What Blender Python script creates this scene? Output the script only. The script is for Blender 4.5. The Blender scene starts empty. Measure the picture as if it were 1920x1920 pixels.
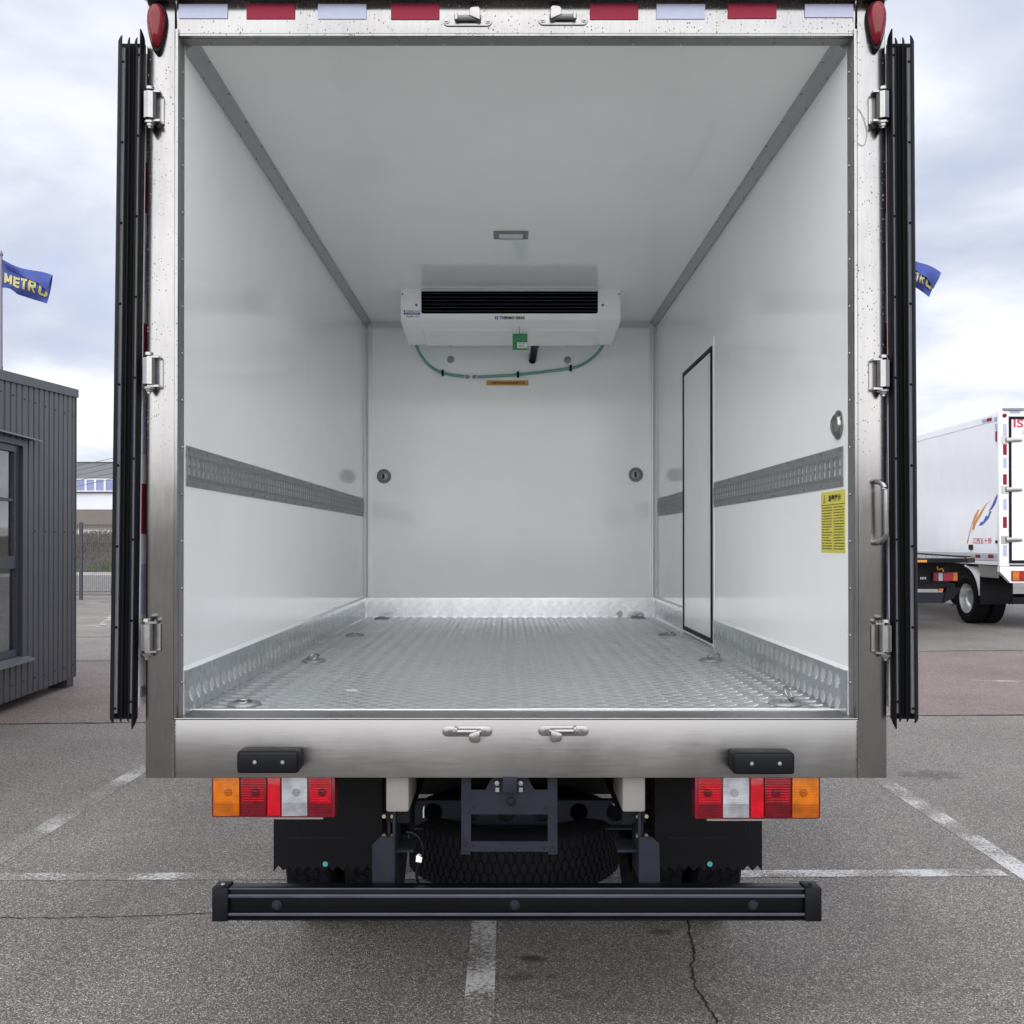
import bpy, bmesh, math, random
from mathutils import Vector, Matrix
random.seed(7)
R = math.radians
scene = bpy.context.scene
COL = scene.collection

# ------------------------------------------------------------------ camera
F = 1850.0            # focal length in photo pixels (1920 wide)
CAM_H = 1.6
PITCH = 0.0061
PPX, PPY = 950.0, 1015.0 - F * math.tan(PITCH)
cam = bpy.data.cameras.new('camera')
cam_o = bpy.data.objects.new('camera', cam)
COL.objects.link(cam_o)
cam.sensor_fit = 'HORIZONTAL'; cam.sensor_width = 36.0
cam.lens = F / 1920 * 36
cam.shift_x = (960 - PPX) / 1920
cam.shift_y = (PPY - 960) / 1920
cam.clip_start = 0.05; cam.clip_end = 3000
cam_o.location = (0, 0, CAM_H)
cam_o.rotation_euler = (R(90) + PITCH, 0, 0)
scene.camera = cam_o

def P(px, py, d):
    """photo pixel -> world point on the plane y = d"""
    u, v = (px - PPX) / F, -(py - PPY) / F
    ry = math.cos(PITCH) - v * math.sin(PITCH)
    rz = math.sin(PITCH) + v * math.cos(PITCH)
    t = d / ry
    return Vector((u * t, d, CAM_H + rz * t))

def PG(px, py):
    """photo pixel -> point on the ground"""
    u, v = (px - PPX) / F, -(py - PPY) / F
    ry = math.cos(PITCH) - v * math.sin(PITCH)
    rz = math.sin(PITCH) + v * math.cos(PITCH)
    t = -CAM_H / rz
    return Vector((u * t, ry * t, 0))

# ------------------------------------------------------------------ world, sun, exposure
SUN_EL, SUN_AZ = R(28), R(186)      # azimuth from +Y, clockwise
scene.view_settings.view_transform = 'Standard'
scene.view_settings.look = 'None'
scene.view_settings.exposure = 1.18
scene.view_settings.gamma = 1.0
scene.view_settings.use_curve_mapping = False
world = bpy.data.worlds.new('World'); scene.world = world
world.use_nodes = True
wn, wl = world.node_tree.nodes, world.node_tree.links
wn.clear()
def wnode(t, **k):
    n = wn.new(t)
    for a, b in k.items(): setattr(n, a, b)
    return n
w_out = wnode('ShaderNodeOutputWorld')
w_sky = wnode('ShaderNodeTexSky', sky_type='NISHITA', sun_disc=False)
w_sky.sun_elevation = SUN_EL; w_sky.sun_rotation = SUN_AZ
w_bg1 = wnode('ShaderNodeBackground'); w_bg1.inputs[1].default_value = 0.06
w_bg2 = wnode('ShaderNodeBackground'); w_bg2.inputs[1].default_value = 0.55
w_mix = wnode('ShaderNodeMixShader')
w_tc = wnode('ShaderNodeTexCoord')
w_sep = wnode('ShaderNodeSeparateXYZ')
w_add = wnode('ShaderNodeMath', operation='ADD'); w_add.inputs[1].default_value = 0.22
w_abs = wnode('ShaderNodeMath', operation='ABSOLUTE')
w_dx = wnode('ShaderNodeMath', operation='DIVIDE')
w_dy = wnode('ShaderNodeMath', operation='DIVIDE')
w_com = wnode('ShaderNodeCombineXYZ')
wl.new(w_tc.outputs['Generated'], w_sep.inputs[0])
wl.new(w_sep.outputs[2], w_abs.inputs[0]); wl.new(w_abs.outputs[0], w_add.inputs[0])
wl.new(w_sep.outputs[0], w_dx.inputs[0]); wl.new(w_add.outputs[0], w_dx.inputs[1])
wl.new(w_sep.outputs[1], w_dy.inputs[0]); wl.new(w_add.outputs[0], w_dy.inputs[1])
wl.new(w_dx.outputs[0], w_com.inputs[0]); wl.new(w_dy.outputs[0], w_com.inputs[1])
w_com.inputs[2].default_value = 12.9
w_n1 = wnode('ShaderNodeTexNoise'); w_n1.inputs['Scale'].default_value = 1.5; w_n1.inputs['Detail'].default_value = 7; w_n1.inputs['Roughness'].default_value = 0.52; w_n1.inputs['Distortion'].default_value = 0.35
w_n2 = wnode('ShaderNodeTexNoise'); w_n2.inputs['Scale'].default_value = 0.55; w_n2.inputs['Detail'].default_value = 4
wl.new(w_com.outputs[0], w_n1.inputs['Vector']); wl.new(w_com.outputs[0], w_n2.inputs['Vector'])
w_r = wnode('ShaderNodeValToRGB')
e = w_r.color_ramp.elements
e[0].position = 0.30; e[0].color = (0.50, 0.565, 0.74, 1)
e[1].position = 0.68; e[1].color = (1.05, 1.04, 1.03, 1)
k = w_r.color_ramp.elements.new(0.41); k.color = (0.585, 0.62, 0.73, 1)
k = w_r.color_ramp.elements.new(0.50); k.color = (0.695, 0.72, 0.80, 1)
k = w_r.color_ramp.elements.new(0.58); k.color = (0.88, 0.89, 0.94, 1)
wl.new(w_n1.outputs['Fac'], w_r.inputs[0])
w_r2 = wnode('ShaderNodeValToRGB')
w_r2.color_ramp.elements[0].position = 0.35; w_r2.color_ramp.elements[0].color = (0.76, 0.775, 0.84, 1)
w_r2.color_ramp.elements[1].position = 0.62; w_r2.color_ramp.elements[1].color = (1.06, 1.06, 1.06, 1)
wl.new(w_n2.outputs['Fac'], w_r2.inputs[0])
w_mul = wnode('ShaderNodeMix', data_type='RGBA', blend_type='MULTIPLY')
w_mul.inputs['Factor'].default_value = 1.0
wl.new(w_r.outputs[0], w_mul.inputs['A']); wl.new(w_r2.outputs[0], w_mul.inputs['B'])
wl.new(w_mul.outputs['Result'], w_bg2.inputs[0])
wl.new(w_sky.outputs[0], w_bg1.inputs[0])
w_mix.inputs[0].default_value = 0.94
wl.new(w_bg1.outputs[0], w_mix.inputs[1]); wl.new(w_bg2.outputs[0], w_mix.inputs[2])
wl.new(w_mix.outputs[0], w_out.inputs[0])

sun = bpy.data.lights.new('sun', 'SUN')
sun.energy = 1.75; sun.angle = R(110); sun.color = (1.0, 0.985, 0.965)
sun_o = bpy.data.objects.new('sun', sun); COL.objects.link(sun_o)
sd = Vector((math.sin(SUN_AZ) * math.cos(SUN_EL), math.cos(SUN_AZ) * math.cos(SUN_EL), math.sin(SUN_EL)))
sun_o.rotation_euler = sd.to_track_quat('Z', 'Y').to_euler()
sun_o.location = sd * 60
scene.cycles.max_bounces = 18
scene.cycles.diffuse_bounces = 16
scene.cycles.glossy_bounces = 6

# ------------------------------------------------------------------ materials
def nt(name):
    m = bpy.data.materials.new(name); m.use_nodes = True
    t = m.node_tree
    return m, t, t.nodes['Principled BSDF']
def add(t, kind, **k):
    n = t.nodes.new(kind)
    for a, b in k.items():
        if a.startswith('i_'): n.inputs[a[2:].replace('_', ' ')].default_value = b
        else: setattr(n, a, b)
    return n
def c4(c): return (c[0], c[1], c[2], 1) if len(c) == 3 else c

def simple(name, col, rough=0.5, metal=0.0, var=0.12, scale=14.0, bump=0.0, bscale=120.0, spec=0.5, coat=0.0, stretch=None):
    """one colour with gentle procedural variation in colour and gloss"""
    m, t, b = nt(name)
    g = add(t, 'ShaderNodeNewGeometry')
    vec = g.outputs['Position']
    if stretch:
        mp = add(t, 'ShaderNodeMapping'); mp.inputs['Scale'].default_value = stretch
        t.links.new(vec, mp.inputs[0]); vec = mp.outputs[0]
    n = add(t, 'ShaderNodeTexNoise', i_Scale=scale, i_Detail=5.0, i_Roughness=0.6)
    t.links.new(vec, n.inputs['Vector'])
    r = add(t, 'ShaderNodeMapRange'); r.inputs[1].default_value = 0.25; r.inputs[2].default_value = 0.75
    r.inputs[3].default_value = 1 - var; r.inputs[4].default_value = 1 + var
    t.links.new(n.outputs['Fac'], r.inputs[0])
    mx = add(t, 'ShaderNodeVectorMath', operation='SCALE'); mx.inputs[0].default_value = col[:3]
    t.links.new(r.outputs[0], mx.inputs['Scale'])
    t.links.new(mx.outputs[0], b.inputs['Base Color'])
    rr = add(t, 'ShaderNodeMapRange'); rr.inputs[1].default_value = 0.25; rr.inputs[2].default_value = 0.75
    rr.inputs[3].default_value = max(0.02, rough * (1 - var)); rr.inputs[4].default_value = min(1, rough * (1 + var * 1.6))
    t.links.new(n.outputs['Fac'], rr.inputs[0]); t.links.new(rr.outputs[0], b.inputs['Roughness'])
    b.inputs['Metallic'].default_value = metal
    b.inputs['Specular IOR Level'].default_value = spec
    b.inputs['Coat Weight'].default_value = coat
    if bump:
        n2 = add(t, 'ShaderNodeTexNoise', i_Scale=bscale, i_Detail=3.0)
        t.links.new(vec, n2.inputs['Vector'])
        bp = add(t, 'ShaderNodeBump', i_Strength=bump, i_Distance=0.002)
        t.links.new(n2.outputs['Fac'], bp.inputs['Height']); t.links.new(bp.outputs[0], b.inputs['Normal'])
    return m

def stainless(name, col=(0.312, 0.307, 0.302), rough=0.20, stretch=(5, 1, .5), speck=1.0):
    """brushed steel with water stains, and dried mud specks that get denser towards the roof"""
    m, t, b = nt(name)
    g = add(t, 'ShaderNodeNewGeometry')
    mp = add(t, 'ShaderNodeMapping'); mp.inputs['Scale'].default_value = stretch
    t.links.new(g.outputs['Position'], mp.inputs[0])
    brush = add(t, 'ShaderNodeTexNoise', i_Scale=26.0, i_Detail=4.0); t.links.new(mp.outputs[0], brush.inputs['Vector'])
    blot = add(t, 'ShaderNodeTexNoise', i_Scale=3.2, i_Detail=5.0, i_Roughness=0.62, i_Distortion=0.6); t.links.new(g.outputs['Position'], blot.inputs['Vector'])
    rr = add(t, 'ShaderNodeMapRange'); rr.inputs[1].default_value = 0.3; rr.inputs[2].default_value = 0.7
    rr.inputs[3].default_value = rough * 0.82; rr.inputs[4].default_value = rough * 1.3
    sm = add(t, 'ShaderNodeMath', operation='MULTIPLY_ADD'); sm.inputs[1].default_value = 0.35
    mm = add(t, 'ShaderNodeMath', operation='MULTIPLY'); mm.inputs[1].default_value = 0.65
    t.links.new(blot.outputs['Fac'], mm.inputs[0]); t.links.new(brush.outputs['Fac'], sm.inputs[0]); t.links.new(mm.outputs[0], sm.inputs[2])
    t.links.new(sm.outputs[0], rr.inputs[0])
    cr = add(t, 'ShaderNodeValToRGB')
    cr.color_ramp.elements[0].position = 0.35; cr.color_ramp.elements[0].color = c4([x * 0.86 for x in col])
    cr.color_ramp.elements[1].position = 0.65; cr.color_ramp.elements[1].color = c4([min(1, x * 1.1) for x in col])
    t.links.new(sm.outputs[0], cr.inputs[0])
    # specks
    sep = add(t, 'ShaderNodeSeparateXYZ'); t.links.new(g.outputs['Position'], sep.inputs[0])
    mz = add(t, 'ShaderNodeMapRange'); mz.inputs[1].default_value = 1.75; mz.inputs[2].default_value = 2.2
    t.links.new(sep.outputs[2], mz.inputs[0])
    vo = add(t, 'ShaderNodeTexVoronoi', i_Scale=150.0); 
    ms = add(t, 'ShaderNodeMapping'); ms.inputs['Scale'].default_value = (1, 1, 0.7); t.links.new(g.outputs['Position'], ms.inputs[0])
    t.links.new(ms.outputs[0], vo.inputs['Vector'])
    sepc = add(t, 'ShaderNodeSeparateColor'); t.links.new(vo.outputs['Color'], sepc.inputs[0])
    clus = add(t, 'ShaderNodeTexNoise', i_Scale=5.5, i_Detail=2.0); t.links.new(g.outputs['Position'], clus.inputs['Vector'])
    rad = add(t, 'ShaderNodeMapRange'); rad.inputs[1].default_value = 0.30; rad.inputs[2].default_value = 1.0; rad.inputs[3].default_value = -0.12; rad.inputs[4].default_value = 0.30
    t.links.new(sepc.outputs[0], rad.inputs[0])
    r2 = add(t, 'ShaderNodeMath', operation='MULTIPLY_ADD'); r2.inputs[1].default_value = 0.55; t.links.new(clus.outputs['Fac'], r2.inputs[0])
    r3 = add(t, 'ShaderNodeMath', operation='ADD'); r3.inputs[1].default_value = -0.24; t.links.new(rad.outputs[0], r3.inputs[0]); t.links.new(r3.outputs[0], r2.inputs[2])
    lt = add(t, 'ShaderNodeMath', operation='LESS_THAN'); t.links.new(vo.outputs['Distance'], lt.inputs[0]); t.links.new(r2.outputs[0], lt.inputs[1])
    fac = add(t, 'ShaderNodeMath', operation='MULTIPLY'); t.links.new(lt.outputs[0], fac.inputs[0]); t.links.new(mz.outputs[0], fac.inputs[1])
    f2 = add(t, 'ShaderNodeMath', operation='MULTIPLY'); f2.inputs[1].default_value = 0.65 * speck; t.links.new(fac.outputs[0], f2.inputs[0])
    mx = add(t, 'ShaderNodeMix', data_type='RGBA'); mx.inputs['B'].default_value = (0.16, 0.13, 0.11, 1)
    t.links.new(f2.outputs[0], mx.inputs['Factor']); t.links.new(cr.outputs[0], mx.inputs['A'])
    t.links.new(mx.outputs['Result'], b.inputs['Base Color'])
    inv = add(t, 'ShaderNodeMath', operation='SUBTRACT'); inv.inputs[0].default_value = 1.0; t.links.new(f2.outputs[0], inv.inputs[1])
    t.links.new(inv.outputs[0], b.inputs['Metallic'])
    mr = add(t, 'ShaderNodeMix', data_type='FLOAT'); mr.inputs['B'].default_value = 0.9
    t.links.new(f2.outputs[0], mr.inputs['Factor']); t.links.new(rr.outputs[0], mr.inputs['A'])
    t.links.new(mr.outputs['Result'], b.inputs['Roughness'])
    bp = add(t, 'ShaderNodeBump', i_Strength=0.05, i_Distance=0.002); t.links.new(blot.outputs['Fac'], bp.inputs['Height'])
    t.links.new(bp.outputs[0], b.inputs['Normal'])
    return m

def asphalt_nodes(t, g, tint=(1.11, 1.065, 1.02), stains=()):
    """colour and height sockets of worn asphalt with pale exposed aggregate"""
    v1 = add(t, 'ShaderNodeTexVoronoi', i_Scale=220.0); t.links.new(g.outputs['Position'], v1.inputs['Vector'])
    v2 = add(t, 'ShaderNodeTexVoronoi', i_Scale=330.0); t.links.new(g.outputs['Position'], v2.inputs['Vector'])
    s1 = add(t, 'ShaderNodeSeparateColor'); t.links.new(v1.outputs['Color'], s1.inputs[0])
    s2 = add(t, 'ShaderNodeSeparateColor'); t.links.new(v2.outputs['Color'], s2.inputs[0])
    r1 = add(t, 'ShaderNodeValToRGB'); t.links.new(s1.outputs[0], r1.inputs[0])
    el = r1.color_ramp.elements
    el[0].position = 0.0; el[0].color = (0.075, 0.070, 0.066, 1)
    el[1].position = 1.0; el[1].color = (0.52, 0.50, 0.47, 1)
    for p, c in ((0.35, (0.125, 0.118, 0.110, 1)), (0.65, (0.18, 0.170, 0.158, 1)), (0.88, (0.33, 0.315, 0.29, 1))):
        q = el.new(p); q.color = c
    r2 = add(t, 'ShaderNodeMapRange'); r2.inputs[3].default_value = 0.6; r2.inputs[4].default_value = 1.4
    t.links.new(s2.outputs[1], r2.inputs[0])
    big = add(t, 'ShaderNodeTexNoise', i_Scale=0.7, i_Detail=6.0, i_Roughness=0.6); t.links.new(g.outputs['Position'], big.inputs['Vector'])
    r3 = add(t, 'ShaderNodeMapRange'); r3.inputs[1].default_value = 0.3; r3.inputs[2].default_value = 0.7; r3.inputs[3].default_value = 0.80; r3.inputs[4].default_value = 1.18
    t.links.new(big.outputs['Fac'], r3.inputs[0])
    mu = add(t, 'ShaderNodeMath', operation='MULTIPLY'); t.links.new(r2.outputs[0], mu.inputs[0]); t.links.new(r3.outputs[0], mu.inputs[1])
    last = mu.outputs[0]
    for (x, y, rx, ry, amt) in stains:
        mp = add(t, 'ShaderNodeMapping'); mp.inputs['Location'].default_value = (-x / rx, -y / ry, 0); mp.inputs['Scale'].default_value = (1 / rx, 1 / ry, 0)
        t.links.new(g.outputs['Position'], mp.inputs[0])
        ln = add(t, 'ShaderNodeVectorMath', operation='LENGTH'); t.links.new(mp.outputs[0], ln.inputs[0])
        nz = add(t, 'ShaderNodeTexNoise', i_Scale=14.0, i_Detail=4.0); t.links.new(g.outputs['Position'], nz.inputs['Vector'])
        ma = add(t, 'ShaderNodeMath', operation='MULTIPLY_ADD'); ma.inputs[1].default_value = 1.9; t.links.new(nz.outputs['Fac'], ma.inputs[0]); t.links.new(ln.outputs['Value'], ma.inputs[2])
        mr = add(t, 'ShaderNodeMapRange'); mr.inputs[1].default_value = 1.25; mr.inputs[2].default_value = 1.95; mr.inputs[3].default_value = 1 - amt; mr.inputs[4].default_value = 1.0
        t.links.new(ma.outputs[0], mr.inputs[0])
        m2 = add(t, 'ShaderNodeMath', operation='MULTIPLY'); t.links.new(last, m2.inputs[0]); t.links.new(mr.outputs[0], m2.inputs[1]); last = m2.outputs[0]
    sc = add(t, 'ShaderNodeVectorMath', operation='SCALE'); t.links.new(r1.outputs[0], sc.inputs[0]); t.links.new(last, sc.inputs['Scale'])
    tn = add(t, 'ShaderNodeVectorMath', operation='MULTIPLY'); tn.inputs[1].default_value = tint; t.links.new(sc.outputs[0], tn.inputs[0])
    hs = add(t, 'ShaderNodeMath', operation='SUBTRACT'); hs.inputs[0].default_value = 1.0; t.links.new(v1.outputs['Distance'], hs.inputs[1])
    return tn.outputs[0], hs.outputs[0]

def asphalt(name, tint=(1, 1, 1), stains=()):
    m, t, b = nt(name)
    g = add(t, 'ShaderNodeNewGeometry')
    col, h = asphalt_nodes(t, g, tint, stains)
    t.links.new(col, b.inputs['Base Color'])
    b.inputs['Roughness'].default_value = 0.62
    bp = add(t, 'ShaderNodeBump', i_Strength=0.7, i_Distance=0.005); t.links.new(h, bp.inputs['Height']); t.links.new(bp.outputs[0], b.inputs['Normal'])
    return m

def road_paint(name, wear=0.5, col=(0.62, 0.62, 0.60)):
    """white road paint worn through to the stones"""
    m, t, b = nt(name)
    g = add(t, 'ShaderNodeNewGeometry')
    ac, h = asphalt_nodes(t, g)
    n1 = add(t, 'ShaderNodeTexNoise', i_Scale=60.0, i_Detail=6.0, i_Roughness=0.75); t.links.new(g.outputs['Position'], n1.inputs['Vector'])
    n2 = add(t, 'ShaderNodeTexNoise', i_Scale=2.6, i_Detail=3.0); t.links.new(g.outputs['Position'], n2.inputs['Vector'])
    ma = add(t, 'ShaderNodeMath', operation='MULTIPLY_ADD'); ma.inputs[1].default_value = 0.75
    t.links.new(n2.outputs['Fac'], ma.inputs[0]); t.links.new(n1.outputs['Fac'], ma.inputs[2])
    mr = add(t, 'ShaderNodeMapRange'); mr.inputs[1].default_value = wear + 0.36; mr.inputs[2].default_value = wear + 0.50
    t.links.new(ma.outputs[0], mr.inputs[0])
    mx = add(t, 'ShaderNodeMix', data_type='RGBA'); mx.inputs['B'].default_value = c4(col)
    t.links.new(mr.outputs[0], mx.inputs['Factor']); t.links.new(ac, mx.inputs['A'])
    t.links.new(mx.outputs['Result'], b.inputs['Base Color']); b.inputs['Roughness'].default_value = 0.65
    bp = add(t, 'ShaderNodeBump', i_Strength=0.4, i_Distance=0.003); t.links.new(h, bp.inputs['Height']); t.links.new(bp.outputs[0], b.inputs['Normal'])
    return m

def lens(name, col, rough=0.12, ribs=True, scale=260.0):
    """moulded lamp lens with prism ribs"""
    m, t, b = nt(name)
    b.inputs['Base Color'].default_value = c4(col); b.inputs['Roughness'].default_value = rough
    b.inputs['Coat Weight'].default_value = 0.15; b.inputs['Specular IOR Level'].default_value = 0.3; b.inputs['Coat Roughness'].default_value = 0.05
    g = add(t, 'ShaderNodeNewGeometry')
    w1 = add(t, 'ShaderNodeTexWave', i_Scale=scale / 6.28 * 1.0, i_Distortion=0.0); w1.bands_direction = 'X'
    w2 = add(t, 'ShaderNodeTexWave', i_Scale=scale / 6.28 * 1.0, i_Distortion=0.0); w2.bands_direction = 'Z'
    t.links.new(g.outputs['Position'], w1.inputs['Vector']); t.links.new(g.outputs['Position'], w2.inputs['Vector'])
    a = add(t, 'ShaderNodeMath', operation='ADD'); t.links.new(w1.outputs['Fac'], a.inputs[0]); t.links.new(w2.outputs['Fac'], a.inputs[1])
    nz = add(t, 'ShaderNodeTexNoise', i_Scale=26.0, i_Detail=2.0); t.links.new(g.outputs['Position'], nz.inputs['Vector'])
    mr = add(t, 'ShaderNodeMapRange'); mr.inputs[1].default_value = 0.3; mr.inputs[2].default_value = 0.7; mr.inputs[3].default_value = 0.72; mr.inputs[4].default_value = 1.15
    mq = add(t, 'ShaderNodeMath', operation='MULTIPLY_ADD'); mq.inputs[1].default_value = 0.045
    t.links.new(a.outputs[0], mq.inputs[0]); t.links.new(nz.outputs['Fac'], mq.inputs[2])
    ms = add(t, 'ShaderNodeMath', operation='SUBTRACT'); ms.inputs[1].default_value = 0.045; t.links.new(mq.outputs[0], ms.inputs[0])
    t.links.new(ms.outputs[0], mr.inputs[0])
    sc = add(t, 'ShaderNodeVectorMath', operation='SCALE'); sc.inputs[0].default_value = col[:3]; t.links.new(mr.outputs[0], sc.inputs['Scale'])
    t.links.new(sc.outputs[0], b.inputs['Base Color'])
    if ribs:
        bp = add(t, 'ShaderNodeBump', i_Strength=0.3, i_Distance=0.001); t.links.new(a.outputs[0], bp.inputs['Height']); t.links.new(bp.outputs[0], b.inputs['Normal'])
    return m

M = {}
M['frp'] = simple('white_gelcoat_panel', (0.90, 0.915, 0.907), 0.11, 0, 0.025, 2.5, bump=0.02, bscale=9.0, spec=0.5)
M['steel'] = stainless('stainless_post')
M['steel_sill'] = stainless('stainless_sill', (0.315, 0.31, 0.305), 0.36, stretch=(.35, 1, 5), speck=0.25)
M['steel_bright'] = simple('bright_cast_steel', (0.32, 0.315, 0.31), 0.24, 1.0, 0.12, 30)
M['reveal'] = simple('grey_anodised_reveal', (0.30, 0.305, 0.295), 0.42, 0.85, 0.08, 8)
M['cove'] = simple('grey_aluminium_cove', (0.44, 0.455, 0.46), 0.42, 0.6, 0.06, 10)
M['trim'] = simple('pale_aluminium_trim', (0.62, 0.64, 0.65), 0.38, 0.4, 0.06, 10)
M['tread'] = simple('aluminium_tread_plate', (0.64, 0.66, 0.68), 0.25, 1.0, 0.10, 7, bump=0.03, bscale=60)
M['tread_bar'] = simple('glint_tread_bars', (0.88, 0.89, 0.90), 0.30, 1.0, 0.06, 20)  # glints put into the colour: bars paler than the plate they belong to
M['caulk'] = simple('white_sealant', (0.82, 0.84, 0.86), 0.4, 0, 0.04)
M['rail'] = simple('galvanised_rail', (0.29, 0.30, 0.305), 0.48, 0.6, 0.16, 25)
M['rubber'] = simple('black_rubber', (0.0026, 0.0029, 0.0046), 0.5, 0, 0.15, 20, bump=0.03)
M['seal_strip'] = simple('seal_retainer_strip', (0.30, 0.31, 0.35), 0.4, 0.15, 0.10, 9, stretch=(1, 1, 3))
M['black_paint'] = simple('black_chassis_paint', (0.0026, 0.0029, 0.0046), 0.5, 0, 0.2, 12)
M['bracket_paint'] = simple('dark_slate_paint', (0.015, 0.017, 0.026), 0.55, 0, 0.25, 18, bump=0.03)
M['bumper_black'] = simple('black_anodised_bar', (0.0026, 0.0029, 0.0046), 0.34, 0.2, 0.15, 10, stretch=(0.3, 1, 1))
M['bumper_ridge'] = simple('pale_ridge_of_bar', (0.060, 0.065, 0.09), 0.45, 0.3, 0.2, 30, stretch=(0.4, 1, 1))  # ridges and upper lip, paler than the rest of the bar
M['beige_paint'] = simple('beige_grey_paint', (0.24, 0.23, 0.215), 0.45, 0, 0.06, 8)
M['white_paint'] = simple('white_vehicle_paint', (0.86, 0.87, 0.89), 0.22, 0, 0.03, 2, coat=0.3)
M['white_plastic'] = simple('white_plastic', (0.91, 0.92, 0.92), 0.22, 0, 0.03, 4)
M['grey_plastic'] = simple('grey_plastic', (0.20, 0.205, 0.21), 0.45, 0, 0.1)
M['dark_plastic'] = simple('dark_plastic', (0.004, 0.0046, 0.007), 0.45, 0, 0.15, 15)
M['grille_black'] = simple('grille_black', (0.002, 0.002, 0.003), 0.9, 0, 0.1, spec=0.05)
M['slat'] = simple('grey_slat_edge', (0.05, 0.055, 0.07), 0.5)
M['tyre'] = simple('tyre_rubber', (0.0035, 0.0035, 0.005), 0.8, 0, 0.25, 25, bump=0.1)
M['silver'] = simple('silver_wheel_paint', (0.55, 0.56, 0.58), 0.33, 0.7, 0.08)
M['red_tape'] = simple('red_reflective_tape', (0.24, 0.010, 0.034), 0.45, 0, 0.05, 40, bump=0.1, bscale=700, spec=0.2)
M['white_tape'] = simple('white_reflective_tape', (0.40, 0.43, 0.57), 0.45, 0.0, 0.05, 40, bump=0.1, bscale=700)
M['red_lens'] = lens('red_lens', (0.34, 0.003, 0.011))
M['red_dark'] = lens('dark_red_lens', (0.18, 0.003, 0.011))
M['red_bright'] = lens('bright_red_reflector', (0.55, 0.006, 0.016), ribs=False)
M['amber'] = lens('amber_lens', (0.56, 0.15, 0.004))
M['red_deep'] = lens('deep_red_lens', (0.12, 0.002, 0.008))
M['amber_deep'] = lens('deep_amber_lens', (0.36, 0.085, 0.003))
M['clear_deep'] = lens('grey_clear_lens', (0.27, 0.275, 0.30), 0.08)
M['bulb'] = simple('dark_bulb_well', (0.05, 0.012, 0.012), 0.15, 0, 0.3, 60, coat=0.4)
M['clear'] = lens('clear_lens', (0.42, 0.43, 0.46), 0.08)
M['red_gloss'] = simple('glossy_red_marker', (0.17, 0.003, 0.010), 0.12, 0, 0.15, 30, coat=0.15, spec=0.35)
M['red_case'] = simple('maroon_lamp_case', (0.16, 0.006, 0.018), 0.3, 0, 0.1)
M['yellow'] = simple('yellow_label', (0.66, 0.60, 0.075), 0.4, 0, 0.03)
M['orange_label'] = simple('orange_label', (0.62, 0.33, 0.05), 0.42, 0, 0.03)
M['ink'] = simple('black_ink', (0.008, 0.008, 0.010), 0.6, 0, 0.05)
M['blue_ink'] = simple('blue_ink', (0.03, 0.10, 0.42), 0.4, 0, 0.05)
M['red_ink'] = simple('red_ink', (0.55, 0.012, 0.055), 0.4, 0, 0.05)
M['hose'] = simple('teal_ribbed_hose', (0.16, 0.40, 0.36), 0.32, 0, 0.1, 30)
M['green_card'] = simple('green_card', (0.045, 0.26, 0.11), 0.6, 0, 0.12, 30)
M['teal_sticker'] = simple('teal_sticker', (0.08, 0.42, 0.42), 0.4, 0, 0.1, 60)
M['brass'] = simple('yellow_zinc_bolt', (0.42, 0.38, 0.25), 0.4, 0.9, 0.1)
M['cladding'] = simple('dark_grey_steel_cladding', (0.048, 0.050, 0.062), 0.42, 0.0, 0.07, 5)
M['frame_grey'] = simple('dark_grey_window_frame', (0.028, 0.031, 0.043), 0.4, 0, 0.08)
M['sill_grey'] = simple('pale_grey_flashing', (0.16, 0.165, 0.185), 0.35, 0.3, 0.08)
M['curtain'] = simple('pale_curtain', (0.34, 0.35, 0.37), 0.8, 0, 0.2, 6, stretch=(8, 8, 0.3))
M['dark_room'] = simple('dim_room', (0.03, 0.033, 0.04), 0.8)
M['concrete'] = simple('pale_concrete', (0.46, 0.45, 0.43), 0.8, 0, 0.15, 3)
M['soil'] = simple('bank_soil', (0.085, 0.072, 0.055), 0.9, 0, 0.35, 1.2, bump=0.5, bscale=6)
M['dry_grass'] = simple('dry_grass', (0.135, 0.115, 0.09), 0.8, 0, 0.45, 1.0)
M['green_grass'] = simple('green_grass', (0.085, 0.13, 0.04), 0.8, 0, 0.4, 1.0)
M['hall_grey'] = simple('grey_hall_cladding', (0.175, 0.180, 0.20), 0.5, 0, 0.05, 0.5)
M['hall_white'] = simple('white_hall_wall', (0.66, 0.68, 0.73), 0.6, 0, 0.04, 0.5)
M['hall_brown'] = simple('grey_brown_hall_base', (0.16, 0.145, 0.13), 0.7, 0, 0.1, 0.8)
M['flag'] = simple('blue_flag_cloth', (0.035, 0.060, 0.26), 0.65, 0, 0.15, 3)
M['flag_yellow'] = simple('yellow_flag_print', (0.42, 0.38, 0.13), 0.65, 0, 0.1, 5)
M['pole_grey'] = simple('grey_pole', (0.18, 0.16, 0.22), 0.45, 0.2, 0.1, 3)
M['wire_black'] = simple('dark_fence_paint', (0.035, 0.037, 0.050), 0.5, 0, 0.1)
M['logo_orange'] = simple('orange_decal', (0.62, 0.25, 0.03), 0.35, 0, 0.25, 2)
M['logo_blue'] = simple('blue_decal', (0.02, 0.085, 0.38), 0.35, 0, 0.25, 2)
M['crack'] = simple('dark_crack', (0.018, 0.017, 0.016), 0.95, 0, 0.2, 30)
M['lamp_glass'] = simple('frosted_lamp_cover', (0.60, 0.62, 0.66), 0.2, 0, 0.1)
M['rust'] = simple('rusty_weld', (0.10, 0.085, 0.075), 0.7, 0.3, 0.4, 60, bump=0.2)
M['white_bit'] = simple('white_paper', (0.8, 0.82, 0.84), 0.7)
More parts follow.
